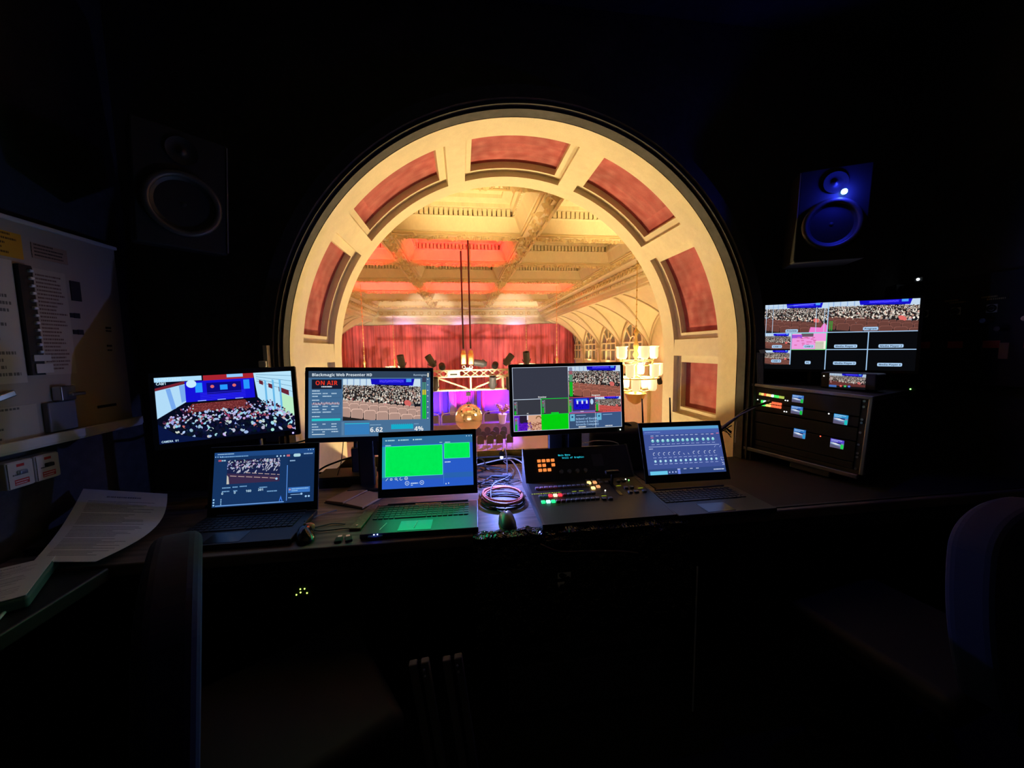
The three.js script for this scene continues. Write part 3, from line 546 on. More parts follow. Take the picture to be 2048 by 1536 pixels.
const texHall = canvasTex(1024, 576, (x, w, h) => {
  x.fillStyle = '#060a1c'; x.fillRect(0, 0, w, h);
  x.fillStyle = '#d5f0fa'; x.beginPath(); x.moveTo(w * 0.7, 0); x.lineTo(w, 0); x.lineTo(w, h); x.lineTo(w * 0.72, h * 0.4); x.fill();
  x.strokeStyle = '#3c6f92'; x.lineWidth = 3; for (let i = 0; i < 4; i++) { x.beginPath(); x.moveTo(w * 0.72, h * (0.03 + i * 0.035)); x.lineTo(w, h * (0.08 + i * 0.09)); x.stroke(); }
  x.fillStyle = '#7a2733'; for (const [a, b] of [[0.74, 0.77], [0.81, 0.85], [0.89, 0.97]]) { x.beginPath(); x.moveTo(w * a, h * (0.1 + (a - 0.72) * 0.9)); x.lineTo(w * b, h * (0.1 + (b - 0.72) * 0.9)); x.lineTo(w * b, h * (0.16 + (b - 0.72) * 1.0)); x.lineTo(w * a, h * (0.16 + (a - 0.72) * 1.0)); x.fill(); }
  x.fillStyle = '#d9f9c4'; x.beginPath(); x.moveTo(w * 0.9, h * 0.35); x.lineTo(w, h * 0.45); x.lineTo(w, h * 0.85); x.lineTo(w * 0.9, h * 0.7); x.fill();
  x.fillStyle = '#7fc4e8'; for (const a of [0.78, 0.84, 0.895]) { x.beginPath(); x.moveTo(w * a, h * 0.12); x.lineTo(w * (a + 0.015), h * 0.14); x.lineTo(w * (a + 0.015), h * 0.72); x.lineTo(w * a, h * 0.62); x.fill(); }
  x.fillStyle = '#cfe8f8'; x.beginPath(); x.moveTo(0, h * 0.2); x.lineTo(w * 0.24, h * 0.1); x.lineTo(w * 0.24, h * 0.35); x.lineTo(0, h * 0.62); x.fill();
  x.fillStyle = '#8db4ee'; x.beginPath(); x.moveTo(w * 0.07, h * 0.18); x.lineTo(w * 0.1, h * 0.17); x.lineTo(w * 0.13, h * 0.48); x.lineTo(w * 0.1, h * 0.5); x.fill(); x.beginPath(); x.moveTo(w * 0.16, h * 0.14); x.lineTo(w * 0.24, h * 0.11); x.lineTo(w * 0.24, h * 0.34); x.lineTo(w * 0.17, h * 0.4); x.fill();
  x.fillStyle = '#8a2430'; x.beginPath(); x.moveTo(0, h * 0.16); x.lineTo(w * 0.2, h * 0.07); x.lineTo(w * 0.2, h * 0.11); x.lineTo(0, h * 0.2); x.fill();
  x.fillStyle = '#cbeafc'; x.fillRect(0, 0, w * 0.32, h * 0.07);
  x.fillStyle = '#c4252f'; x.fillRect(w * 0.33, 0, w * 0.37, h * 0.1); x.fillStyle = '#a9d4ff'; x.fillRect(w * 0.5, 0, w * 0.12, h * 0.05);
  x.fillStyle = '#1a12d8'; x.fillRect(w * 0.2, h * 0.08, w * 0.5, h * 0.32); x.fillStyle = '#0c0880'; x.fillRect(w * 0.35, h * 0.12, w * 0.25, h * 0.18);
  x.fillStyle = '#2fa0ff'; x.fillRect(w * 0.27, h * 0.11, w * 0.05, h * 0.15); x.fillRect(w * 0.62, h * 0.1, w * 0.045, h * 0.15); x.fillRect(w * 0.445, h * 0.16, w * 0.055, h * 0.08);
  x.fillStyle = '#ff6b70'; for (const a of [0.39, 0.55]) { x.beginPath(); x.arc(w * a, h * 0.18, w * 0.014, 0, 7); x.fill(); }
  x.strokeStyle = '#4b3dff'; x.lineWidth = 3; for (let i = 0; i < 5; i++) { x.beginPath(); x.moveTo(w * 0.3, h * (0.28 + i * 0.025)); x.lineTo(w * 0.63, h * (0.27 + i * 0.025)); x.stroke(); }
  x.fillStyle = '#b8c4ff'; for (const a of [0.28, 0.42, 0.55]) x.fillRect(w * a, h * 0.385, w * 0.06, h * 0.012);
  x.fillStyle = '#0a0a12'; x.fillRect(w * 0.24, h * 0.405, w * 0.4, h * 0.025);
  x.fillStyle = '#7e2b2b'; x.beginPath(); x.moveTo(w * 0.24, h * 0.43); x.lineTo(w * 0.62, h * 0.42); x.lineTo(w * 0.68, h * 0.56); x.lineTo(w * 0.18, h * 0.56); x.fill();
  x.fillStyle = '#b3524a'; for (let i = 0; i < 160; i++) x.fillRect(w * rr(0.24, 0.64), h * rr(0.43, 0.54), 8, 4);
  x.fillStyle = '#eafaff'; x.beginPath(); x.ellipse(w * 0.245, h * 0.12, w * 0.035, h * 0.06, 0, 0, 7); x.fill();
  for (let i = 0; i < 900; i++) {
    const t = rnd(), yy = h * (0.46 + 0.5 * t), xx = w * (0.5 + (rnd() - 0.5) * (0.66 + 0.6 * t)); if (yy > h * 0.46 && yy < h * 0.54 && xx > w * 0.25 && xx < w * 0.62) continue;
    const r = w * (0.007 + 0.012 * t), k = rnd(); x.fillStyle = t > 0.55 ? (k < 0.74 ? rgb(rr(8, 20), rr(12, 26), rr(30, 60)) : k < 0.96 ? rgb(rr(170, 240), rr(180, 240), rr(190, 250)) : rgb(240, 120, 110)) : (k < 0.3 ? rgb(rr(20, 60), rr(10, 30), rr(30, 60)) : k < 0.85 ? rgb(rr(170, 240), rr(170, 230), rr(200, 250)) : rgb(rr(150, 200), rr(60, 100), rr(80, 110)));
    x.beginPath(); x.ellipse(xx, yy, r * rr(0.5, 1), r * rr(0.6, 1.2), rr(-1, 1), 0, 7); x.fill();
  }
  x.fillStyle = '#0b1640'; x.beginPath(); x.moveTo(0, h * 0.7); x.lineTo(w * 0.12, h * 0.88); x.lineTo(w * 0.35, h); x.lineTo(0, h); x.fill();
  x.fillStyle = '#eefcff'; x.font = 'bold 30px monospace'; x.fillText('14/07/2025', 8, 30); x.fillText('CAM1', 10, 64);
  x.font = 'bold 22px monospace'; x.fillText('CAMERA 01', 14, h - 10);
});
const texPresenter = canvasTex(1024, 576, (x, w, h) => {
  x.fillStyle = '#4f78a0'; x.fillRect(0, 0, w, h); x.fillStyle = '#33475f'; x.fillRect(0, 0, w, h * 0.1);
  x.fillStyle = '#eaf6ff'; x.font = 'bold 34px sans-serif'; x.fillText('Blackmagic Web Presenter HD', w * 0.025, h * 0.075);
  x.font = '22px sans-serif'; x.fillStyle = '#cfe6fa'; x.fillText('Runningmour', w * 0.855, h * 0.07); x.fillStyle = '#e9e3d0'; x.fillRect(w * 0.975, h * 0.025, w * 0.013, h * 0.065);
  x.fillStyle = '#46719c'; x.fillRect(0, h * 0.1, w * 0.26, h * 0.9); x.fillStyle = '#151c30'; x.fillRect(w * 0.025, h * 0.125, w * 0.235, h * 0.145);
  x.fillStyle = '#ff3b22'; x.font = 'bold 52px sans-serif'; x.fillText('ON AIR', w * 0.052, h * 0.21); smallText(x, w * 0.1, h * 0.225, w * 0.085, 12, '#dfe9f4');
  const L = (y, a) => { for (const [X, W] of a) smallText(x, w * X, h * y, w * W, 9, '#d3ecff'); };
  L(0.29, [[0.028, 0.06]]); L(0.33, [[0.028, 0.07], [0.11, 0.04], [0.18, 0.04]]); L(0.372, [[0.028, 0.045], [0.11, 0.07]]);
  x.fillStyle = '#3a5f86'; x.fillRect(w * 0.02, h * 0.4, w * 0.24, 3); L(0.43, [[0.028, 0.055]]);
  for (let i = 0; i < 70; i++) { x.fillStyle = ['#e9d8ea', '#2b2f4a', '#8a4b62', '#f2f2ff'][i % 4]; x.fillRect(w * (0.028 + i * 0.0031), h * (0.465 + 0.02 * rnd()), 4, h * 0.03); }
  L(0.525, [[0.028, 0.05], [0.11, 0.04], [0.18, 0.055]]); L(0.57, [[0.028, 0.055], [0.11, 0.03], [0.18, 0.02]]); L(0.61, [[0.028, 0.07], [0.11, 0.07]]);
  x.fillStyle = '#3a5f86'; x.fillRect(w * 0.02, h * 0.645, w * 0.24, 3); L(0.675, [[0.028, 0.06]]); x.fillStyle = '#27d6dc'; x.fillRect(w * 0.026, h * 0.715, w * 0.225, h * 0.035);
  L(0.79, [[0.028, 0.035], [0.11, 0.025], [0.18, 0.04]]); L(0.83, [[0.028, 0.05], [0.18, 0.04]]); L(0.87, [[0.028, 0.2]]); L(0.905, [[0.028, 0.01], [0.11, 0.02], [0.18, 0.055]]); x.fillStyle = '#e6f7ff'; x.fillRect(w * 0.028, h * 0.945, w * 0.1, 6);
  audience(x, w * 0.27, h * 0.118, w * 0.645, h * 0.635, [196, 160, 146], 1.05);
  x.fillStyle = '#3d3f5c'; x.fillRect(w * 0.93, h * 0.1, w * 0.035, h * 0.65); x.fillStyle = '#4d8f86'; x.fillRect(w * 0.931, h * 0.17, w * 0.033, h * 0.13); x.fillStyle = '#d8cf3a'; x.fillRect(w * 0.931, h * 0.29, w * 0.033, h * 0.08); x.fillStyle = '#12d43a'; x.fillRect(w * 0.931, h * 0.37, w * 0.033, h * 0.38); x.fillStyle = '#2b4558'; x.fillRect(w * 0.9465, h * 0.17, 3, h * 0.58);
  for (let i = 0; i < 8; i++) { x.fillStyle = '#e6f3ff'; x.fillRect(w * 0.972, h * (0.12 + i * 0.088), w * 0.012, 6); }
  x.fillStyle = '#3a86c9'; x.fillRect(w * 0.285, h * 0.8, w * 0.2, h * 0.17); x.fillStyle = '#2bd0ea'; x.fillRect(w * 0.285, h * 0.795, w * 0.2, 6); x.fillStyle = '#5d86ae'; x.fillRect(w * 0.26, h * 0.77, w * 0.02, h * 0.2);
  x.fillStyle = '#ffffff'; x.font = 'bold 56px sans-serif'; x.fillText('6.62', w * 0.49, h * 0.935); smallText(x, w * 0.49, h * 0.82, w * 0.09, 8, '#8db6d8');
  x.fillStyle = '#19b8d8'; x.beginPath(); x.moveTo(w * 0.665, h * 0.9); for (let i = 0; i <= 22; i++) x.lineTo(w * (0.665 + i * 0.0085), h * (0.815 + 0.02 * (i % 2))); x.lineTo(w * 0.852, h * 0.9); x.fill();
  x.fillStyle = '#ffffff'; x.fillText('4%', w * 0.862, h * 0.935); smallText(x, w * 0.86, h * 0.82, w * 0.04, 8, '#8db6d8');
});
const texMultiview = canvasTex(1024, 576, (x, w, h) => {
  x.fillStyle = '#3a3d4c'; x.fillRect(0, 0, w, h);
  audience(x, w * 0.505, 0, w * 0.495, h * 0.5, [168, 100, 84], 1.0);
  const meter = (X, Y, H, W, lvl) => { x.fillStyle = '#8d8fb0'; x.fillRect(X, Y, W, H * 0.12); x.fillStyle = '#a85f6a'; x.fillRect(X, Y + H * 0.12, W, H * 0.12); x.fillStyle = '#5f9a7a'; x.fillRect(X, Y + H * 0.24, W, H * 0.25); x.fillStyle = '#10c42c'; x.fillRect(X, Y + H * (1 - lvl), W, H * lvl); for (let i = 0; i < 9; i++) { x.fillStyle = '#e8eef6'; x.fillRect(X + W + 3, Y + H * i / 9, 8, 4); } };
  meter(w * 0.515, h * 0.02, h * 0.46, w * 0.03, 0.5);
  const cell = (X, Y, f) => clipRect(x, w * X, h * Y, w * 0.25, h * 0.25, f);
  cell(0, 0.5, (W, H) => { x.fillStyle = '#3b3d47'; x.fillRect(0, 0, W, H); }); meter(w * 0.012, h * 0.54, h * 0.2, w * 0.014, 0.3);
  cell(0.25, 0.5, (W, H) => { x.fillStyle = '#3f4248'; x.fillRect(0, 0, W, H); }); meter(w * 0.262, h * 0.53, h * 0.2, w * 0.014, 0.45);
  cell(0.5, 0.5, (W, H) => { x.fillStyle = '#3c3664'; x.fillRect(0, 0, W, H); x.fillStyle = '#1a10d6'; x.beginPath(); x.roundRect(W * 0.2, H * 0.06, W * 0.58, H * 0.72, 12); x.fill(); x.fillStyle = '#3a7dff'; x.fillRect(W * 0.28, H * 0.1, W * 0.42, H * 0.16); x.fillStyle = '#f0f6ff'; for (const a of [0.31, 0.49, 0.66]) x.fillRect(W * a, H * 0.2, W * 0.06, H * 0.22); x.fillStyle = '#bfe2ff'; x.beginPath(); x.ellipse(W * 0.88, H * 0.3, W * 0.06, H * 0.18, 0, 0, 7); x.fill(); x.fillStyle = '#0a0690'; for (let i = 0; i < 20; i++) x.fillRect(W * rr(0.24, 0.72), H * rr(0.42, 0.7), 8, 5); x.fillStyle = '#7a66b8'; x.fillRect(0, H * 0.86, W, H * 0.14); }); meter(w * 0.508, h * 0.53, h * 0.2, w * 0.02, 0.5);
  audience(x, w * 0.75, h * 0.5, w * 0.25, h * 0.25, [220, 92, 84], 1.0); meter(w * 0.758, h * 0.53, h * 0.2, w * 0.02, 0.55);
  cell(0, 0.75, (W, H) => { x.fillStyle = '#e8b090'; x.fillRect(0, 0, W, H); x.fillStyle = '#6a1fd0'; x.fillRect(0, 0, W * 0.5, H); x.fillStyle = '#2a2036'; x.fillRect(W * 0.22, 0, W * 0.28, H * 0.5); x.fillStyle = '#efe6ff'; x.fillRect(W * 0.48, 0, W * 0.05, H * 0.3); x.fillStyle = '#4a10b8'; for (let i = 0; i < 90; i++) x.fillRect(W * rr(0.1, 0.6), H * rr(0.45, 1), rr(6, 18), rr(3, 9)); x.fillStyle = '#8a4a3c'; for (let i = 0; i < 60; i++) x.fillRect(W * rr(0.55, 1), H * rr(0.4, 1), rr(5, 14), rr(3, 9)); x.strokeStyle = '#7a5a2c'; x.lineWidth = 8; x.beginPath(); x.arc(W * 0.9, H * 0.25, 22, Math.PI, 0); x.stroke(); }); meter(w * 0.012, h * 0.79, h * 0.2, w * 0.02, 0.5);
  x.fillStyle = '#04dd10'; x.fillRect(w * 0.25, h * 0.75, w * 0.255, h * 0.25);
  for (const X of [0.5, 0.75]) { x.fillStyle = X < 0.6 ? '#3d567c' : '#405e8c'; x.fillRect(w * X, h * 0.75, w * 0.25, h * 0.25); x.fillStyle = '#6fbfe0'; x.fillRect(w * (X + 0.012), h * 0.765, w * 0.045, h * 0.11); x.fillStyle = '#2c4a78'; x.beginPath(); x.arc(w * (X + 0.034), h * 0.81, 9, 0, 7); x.fill(); x.fillStyle = '#9cc8f0'; x.fillRect(w * (X + 0.07), h * 0.785, w * 0.09, 5); smallText(x, w * (X + 0.09), h * 0.965, w * 0.07, 9, '#ffffff'); }
  x.fillStyle = '#a9d2ff'; x.font = 'bold 25px serif'; x.fillText('School of Health,', w * 0.565, h * 0.86); x.fillText('Science & Society', w * 0.565, h * 0.905); x.fillText('Growth Company', w * 0.565, h * 0.95);
  x.strokeStyle = '#cfe0f4'; x.lineWidth = 4; x.strokeRect(2, 2, w - 4, h - 4); x.strokeRect(0, 2, w * 0.505, h * 0.5); x.strokeRect(0, h * 0.5, w * 0.25, h * 0.25); x.strokeRect(w * 0.5, h * 0.75, w * 0.25, h * 0.25); x.strokeStyle = '#ff5a78'; x.strokeRect(w * 0.505, h * 0.5, w * 0.495, h * 0.25); x.strokeStyle = '#10e040'; x.lineWidth = 6; x.strokeRect(w * 0.253, h * 0.503, w * 0.248, h * 0.246);
  x.fillStyle = '#10d830'; x.fillRect(w * 0.34, h * 0.72, w * 0.07, h * 0.03);
  x.fillStyle = '#ffffff'; x.font = 'bold 20px sans-serif'; x.fillText('Preview', w * 0.225, h * 0.485); x.fillText('Program', w * 0.72, h * 0.485); x.font = 'bold 15px sans-serif'; x.fillText('PC', w * 0.12, h * 0.735); x.fillText('Cam', w * 0.12, h * 0.985); x.fillText('Cam', w * 0.61, h * 0.735);
});
const texBigMulti = canvasTex(1024, 576, (x, w, h) => {
  x.fillStyle = '#07080b'; x.fillRect(0, 0, w, h);
  audience(x, 0, 0, w * 0.44, h * 0.44, [120, 74, 66], 0.95); audience(x, w * 0.445, 0, w * 0.555, h * 0.44, [120, 74, 66], 0.95);
  x.fillStyle = '#f07cd0'; x.beginPath(); x.moveTo(w * 0.32, h * 0.44); x.lineTo(w * 0.33, h * 0.36); x.lineTo(w * 0.4, h * 0.37); x.lineTo(w * 0.42, h * 0.3); x.lineTo(w * 0.44, h * 0.34); x.lineTo(w * 0.44, h * 0.44); x.fill();
  audience(x, 0, h * 0.45, w * 0.2, h * 0.24, [130, 80, 70], 0.95); audience(x, 0, h * 0.71, w * 0.2, h * 0.22, [130, 80, 70], 0.95);
  clipRect(x, w * 0.205, h * 0.45, w * 0.235, h * 0.245, (W, H) => { x.fillStyle = '#ef9adf'; x.fillRect(0, 0, W, H); x.fillStyle = '#6b5360'; x.fillRect(W * 0.28, 0, W * 0.35, H * 0.22); x.fillStyle = '#9a4fd8'; x.fillRect(0, H * 0.1, W * 0.3, H * 0.2); x.fillStyle = '#d86aa8'; for (let i = 0; i < 20; i++) x.fillRect(W * rr(0, 0.7), H * rr(0.2, 0.8), 20, 8); x.fillStyle = '#f6efe0'; x.fillRect(W * 0.7, H * 0.5, W * 0.3, H * 0.5); x.fillStyle = '#6a7a5c'; for (let i = 0; i < 5; i++) x.fillRect(W * 0.7, H * (0.55 + i * 0.09), W * 0.24, 5); });
  const L = (a, b, c, d, s = '#a5ccf2', l = 7) => { x.strokeStyle = s; x.lineWidth = l; x.beginPath(); x.moveTo(w * a, h * b); x.lineTo(w * c, h * d); x.stroke(); };
  L(0, 0.445, 1, 0.445); L(0.443, 0, 0.443, 1); L(0.71, 0.45, 0.71, 1); L(0.443, 0.7, 1, 0.7); L(0.2, 0.45, 0.2, 0.93); L(0.202, 0.45, 0.443, 0.45, '#7fe6d8', 6); L(0.202, 0.7, 0.443, 0.7, '#58d86a', 5); L(0.443, 0.45, 0.443, 0.7, '#4ae08c', 6);
  for (const X of [0.012, 0.06, 0.365, 0.42]) L(X, 0.06, X, 0.44, '#b8d4f0', 4); L(0, 0.05, 0.4, 0.0, '#8fb6e0', 3); L(0, 0.2, 0.03, 0.2, '#b8d4f0', 4);
  x.fillStyle = '#20b838'; for (let i = 0; i < 8; i++) { x.fillRect(w * 0.455, h * (0.28 + i * 0.018), w * 0.008, 7); x.fillRect(w * 0.468, h * (0.28 + i * 0.018), w * 0.008, 7); }
  const tagBox = (X, Y, t) => { x.font = 'bold 19px sans-serif'; const W = x.measureText(t).width + 18; x.fillStyle = '#aacdf0'; x.beginPath(); x.roundRect(w * X - W / 2, h * Y - 16, W, 28, 8); x.fill(); x.fillStyle = '#17202c'; x.fillText(t, w * X - W / 2 + 9, h * Y + 5); };
  tagBox(0.2, 0.415, 'Preview'); tagBox(0.72, 0.405, 'Program'); tagBox(0.1, 0.655, 'CAM 1'); tagBox(0.325, 0.655, 'CAM 2'); tagBox(0.57, 0.655, 'Media Player 1'); tagBox(0.85, 0.655, 'Media Player 2'); tagBox(0.1, 0.88, 'CAM 3'); tagBox(0.325, 0.9, 'PC'); tagBox(0.57, 0.905, 'Media Player 3'); tagBox(0.85, 0.92, 'Media Player 4');
});
const texSmallDeck = canvasTex(512, 288, (x, w, h) => { audience(x, 0, 0, w, h, [120, 60, 56], 0.9); x.fillStyle = '#0b0d12'; x.fillRect(0, h * 0.84, w, h * 0.16); x.fillStyle = '#4a78c8'; x.fillRect(0, h * 0.8, w * 0.22, h * 0.14); [['#e04848', 0.34], ['#2fbf60', 0.46], ['#3f6be0', 0.57]].forEach(([c, X]) => { x.fillStyle = c; x.beginPath(); x.arc(w * X, h * 0.84, 20, 0, 7); x.fill(); x.fillStyle = '#fff'; x.fillRect(w * X - 9, h * 0.84 - 2, 18, 4); }); x.fillStyle = '#e8c0c8'; for (const y of [0.33, 0.48, 0.6]) { x.beginPath(); x.arc(w * 0.05, h * y, 9, 0, 7); x.fill(); } });
const rackScreen = (top, side) => canvasTex(256, 200, (x, w, h) => { x.fillStyle = '#6f86b4'; x.fillRect(0, 0, w, h); x.fillStyle = top; x.fillRect(0, 0, w, h * 0.36); smallText(x, 14, 16, w * 0.8, 12, '#d8ecff'); smallText(x, 14, 44, w * 0.5, 10, '#d8ecff'); x.fillStyle = '#1c2a6e'; x.fillRect(w * 0.3, h * 0.36, w * 0.5, h * 0.12); x.fillStyle = '#e8ecf6'; x.beginPath(); x.moveTo(0, h * 0.5); x.lineTo(w * 0.4, h * 0.42); x.lineTo(w * 0.8, h * 0.6); x.lineTo(w * 0.4, h * 0.62); x.fill(); x.fillStyle = '#5e5a78'; x.beginPath(); x.moveTo(0, h * 0.62); x.lineTo(w, h * 0.85); x.lineTo(w, h); x.lineTo(0, h); x.fill(); x.fillStyle = side; x.fillRect(w * 0.78, h * 0.5, w * 0.2, h * 0.48); });
const texBrowser = canvasTex(1024, 576, (x, w, h) => {
  x.fillStyle = '#1d3a66'; x.fillRect(0, 0, w, h); x.fillStyle = '#28508a'; x.fillRect(0, 0, w, h * 0.09); x.fillStyle = '#1b355e'; x.fillRect(w * 0.73, h * 0.16, w * 0.27, h * 0.84);
  smallText(x, w * 0.03, h * 0.025, w * 0.16, 10, '#cfe6ff'); smallText(x, w * 0.06, h * 0.075, w * 0.27, 12, '#9fc4ee'); for (let i = 0; i < 4; i++) { x.fillStyle = '#bcdcff'; x.beginPath(); x.arc(w * (0.012 + i * 0.022), h * 0.08, 6, 0, 7); x.fill(); } for (let i = 0; i < 3; i++) { x.fillStyle = '#e0efff'; x.fillRect(w * (0.93 + i * 0.025), h * 0.02, 9, 9); }
  x.fillStyle = '#f05a66'; x.fillRect(w * 0.04, h * 0.135, 30, 18); smallText(x, w * 0.072, h * 0.14, w * 0.04, 14, '#e0f0ff'); x.fillStyle = '#f0707c'; x.fillRect(w * 0.715, h * 0.1, 34, 22); x.fillStyle = '#d8eeee'; x.beginPath(); x.roundRect(w * 0.785, h * 0.09, 74, 34, 15); x.fill(); for (const X of [0.62, 0.655, 0.69]) { x.fillStyle = '#d8e8ff'; x.beginPath(); x.arc(w * X, h * 0.12, 9, 0, 7); x.fill(); } smallText(x, w * 0.89, h * 0.09, w * 0.09, 12, '#cfe2ff');
  clipRect(x, w * 0.13, h * 0.15, w * 0.52, h * 0.44, (W, H) => {
    x.fillStyle = '#22264f'; x.fillRect(0, 0, W, H); for (let i = 0; i < 260; i++) { x.fillStyle = rnd() < 0.6 ? rgb(rr(190, 245), rr(170, 220), rr(190, 240)) : rgb(rr(20, 60), rr(20, 50), rr(50, 90)); x.beginPath(); x.ellipse(W * rnd(), H * (0.02 + 0.34 * rnd()), rr(3, 12), rr(4, 13), rr(-1, 1), 0, 7); x.fill(); }
    for (let i = 0; i < 30; i++) { x.fillStyle = '#e8d4dc'; x.beginPath(); x.ellipse(W * rr(0.1, 1), H * rr(0.3, 0.55), rr(3, 7), rr(10, 22), rr(0.1, 0.8), 0, 7); x.fill(); }
    x.fillStyle = '#4a3050'; x.beginPath(); x.moveTo(0, H * 0.55); x.lineTo(W, H * 0.78); x.lineTo(W, H); x.lineTo(0, H); x.fill(); x.strokeStyle = '#f0b8a8'; x.lineWidth = 7; for (let i = 0; i < 6; i++) { x.beginPath(); x.moveTo(W * (0.06 + i * 0.15), H * (0.66 + i * 0.035)); x.lineTo(W * (0.18 + i * 0.15), H * (0.69 + i * 0.035)); x.stroke(); x.beginPath(); x.moveTo(W * (0.35 + i * 0.12), H * (0.56 + i * 0.03)); x.lineTo(W * (0.44 + i * 0.12), H * (0.58 + i * 0.03)); x.stroke(); }
    x.fillStyle = '#f4d8c4'; x.beginPath(); x.moveTo(0, H * 0.62); x.lineTo(16, H * 0.7); x.lineTo(26, H); x.lineTo(0, H); x.fill();
  });
  x.fillStyle = '#cfe4ff'; x.beginPath(); x.arc(w * 0.62, h * 0.54, 12, 0, 7); x.fill(); x.fillStyle = '#6fa0f0'; x.fillRect(w * 0.722, h * 0.3, 8, h * 0.66); x.fillStyle = '#8ab4f4'; x.fillRect(w * 0.03, h * 0.965, w * 0.67, 10);
  for (const [X, Y, W] of [[0.09, 0.645, 0.08], [0.19, 0.64, 0.05], [0.26, 0.635, 0.07], [0.09, 0.71, 0.07], [0.2, 0.71, 0.04], [0.45, 0.675, 0.08], [0.53, 0.755, 0.1]]) smallText(x, w * X, h * Y, w * W, 11, '#a6cdf4');
  x.fillStyle = '#eaf6ff'; x.font = 'bold 34px sans-serif'; x.fillText('0', w * 0.085, h * 0.775); x.fillText('0', w * 0.205, h * 0.77); x.fillText('160', w * 0.32, h * 0.755); x.fillText('201', w * 0.44, h * 0.745);
  for (let i = 0; i < 4; i++) { x.fillStyle = '#bfe0ff'; x.beginPath(); x.arc(w * 0.085, h * (0.86 + i * 0.03), 6, 0, 7); x.fill(); if (i < 3) { x.beginPath(); x.arc(w * 0.015, h * (0.86 + i * 0.05), 9, 0, 7); x.fill(); } }
  x.strokeStyle = '#4f8cff'; x.lineWidth = 8; x.beginPath(); x.moveTo(w * 0.655, h * 0.96); x.lineTo(w * 0.668, h * 0.88); x.lineTo(w * 0.682, h * 0.96); x.stroke();
  smallText(x, w * 0.75, h * 0.21, w * 0.055, 12, '#cfe2ff'); x.fillStyle = '#4a82d0'; x.fillRect(w * 0.74, h * 0.72, w * 0.22, h * 0.1); smallText(x, w * 0.775, h * 0.74, w * 0.17, 10, '#bfe0ff'); smallText(x, w * 0.775, h * 0.775, w * 0.06, 10, '#bfe0ff'); x.fillStyle = '#f2a8b0'; x.beginPath(); x.arc(w * 0.757, h * 0.76, 10, 0, 7); x.fill(); x.fillStyle = '#bfd8f8'; x.fillRect(w * 0.765, h * 0.85, w * 0.12, 6); for (const X of [0.875, 0.92, 0.95]) { x.beginPath(); x.arc(w * X, h * (X < 0.9 ? 0.85 : 0.9), 11, 0, 7); x.fill(); } smallText(x, w * 0.745, h * 0.9, w * 0.03, 9, '#bfe0ff');
});
const texGreen = canvasTex(1024, 576, (x, w, h) => {
  x.fillStyle = '#2a5fd0'; x.fillRect(0, 0, w, h); x.fillStyle = '#2e6e9e'; x.fillRect(0, 0, w, h * 0.16); x.fillStyle = '#2b66b8'; x.fillRect(0, h * 0.74, w, h * 0.1);
  for (const [X, W] of [[0.06, 0.075], [0.2, 0.09], [0.36, 0.075]]) { x.fillStyle = '#c8f0e8'; x.beginPath(); x.arc(w * (X - 0.018), h * 0.062, 8, 0, 7); x.fill(); smallText(x, w * X, h * 0.05, w * W, 13, '#b8ecf0'); } smallText(x, w * 0.035, h * 0.15, w * 0.06, 11, '#b8f0ea'); smallText(x, w * 0.63, h * 0.13, w * 0.03, 9, '#b8f0ea'); smallText(x, w * 0.69, h * 0.13, w * 0.06, 11, '#b8f0ea'); for (let i = 0; i < 3; i++) { x.fillStyle = '#d8f2ff'; x.fillRect(w * (0.93 + i * 0.028), h * 0.02, 10, 10); }
  x.fillStyle = '#25a9b8'; x.fillRect(0, h * 0.18, w * 0.035, h * 0.6);
  x.fillStyle = '#00f557'; x.fillRect(w * 0.035, h * 0.18, w * 0.625, h * 0.59); x.fillRect(w * 0.68, h * 0.16, w * 0.285, h * 0.3); x.strokeStyle = '#5cf0d0'; x.lineWidth = 5; x.strokeRect(w * 0.035, h * 0.18, w * 0.625, h * 0.59); x.strokeRect(w * 0.68, h * 0.16, w * 0.285, h * 0.3);
  smallText(x, w * 0.685, h * 0.52, w * 0.065, 12, '#e0f2ff'); x.fillStyle = '#4f8ae0'; x.fillRect(w * 0.668, h * 0.16, 4, h * 0.8);
  x.strokeStyle = '#e6f4ff'; x.lineWidth = 5; x.beginPath(); x.moveTo(w * 0.04, h * 0.84); x.lineTo(w * 0.065, h * 0.79); x.stroke(); x.strokeRect(w * 0.09, h * 0.8, 18, 18); x.beginPath(); x.arc(w * 0.15, h * 0.81, 11, 0, 7); x.stroke(); x.beginPath(); x.moveTo(w * 0.158, h * 0.825); x.lineTo(w * 0.172, h * 0.85); x.stroke(); x.beginPath(); x.arc(w * 0.205, h * 0.815, 14, 0.4, 4.6); x.stroke(); x.beginPath(); x.arc(w * 0.26, h * 0.81, 16, 0, 7); x.stroke(); x.beginPath(); x.moveTo(w * 0.25, h * 0.81); x.lineTo(w * 0.27, h * 0.81); x.stroke();
  for (const X of [0.27, 0.43]) { x.beginPath(); x.arc(w * X, h * 0.905, 21, 0, 7); x.stroke(); x.fillStyle = '#e6f4ff'; x.beginPath(); x.arc(w * X, h * 0.905, 6, 0, 7); x.fill(); } smallText(x, w * 0.31, h * 0.9, w * 0.08, 13, '#d8ecff'); x.fillStyle = '#e6f4ff'; x.fillRect(w * 0.31, h * 0.94, 22, 7); x.fillRect(w * 0.69, h * 0.94, 10, 14); x.fillRect(w * 0.72, h * 0.93, 8, 16);
});
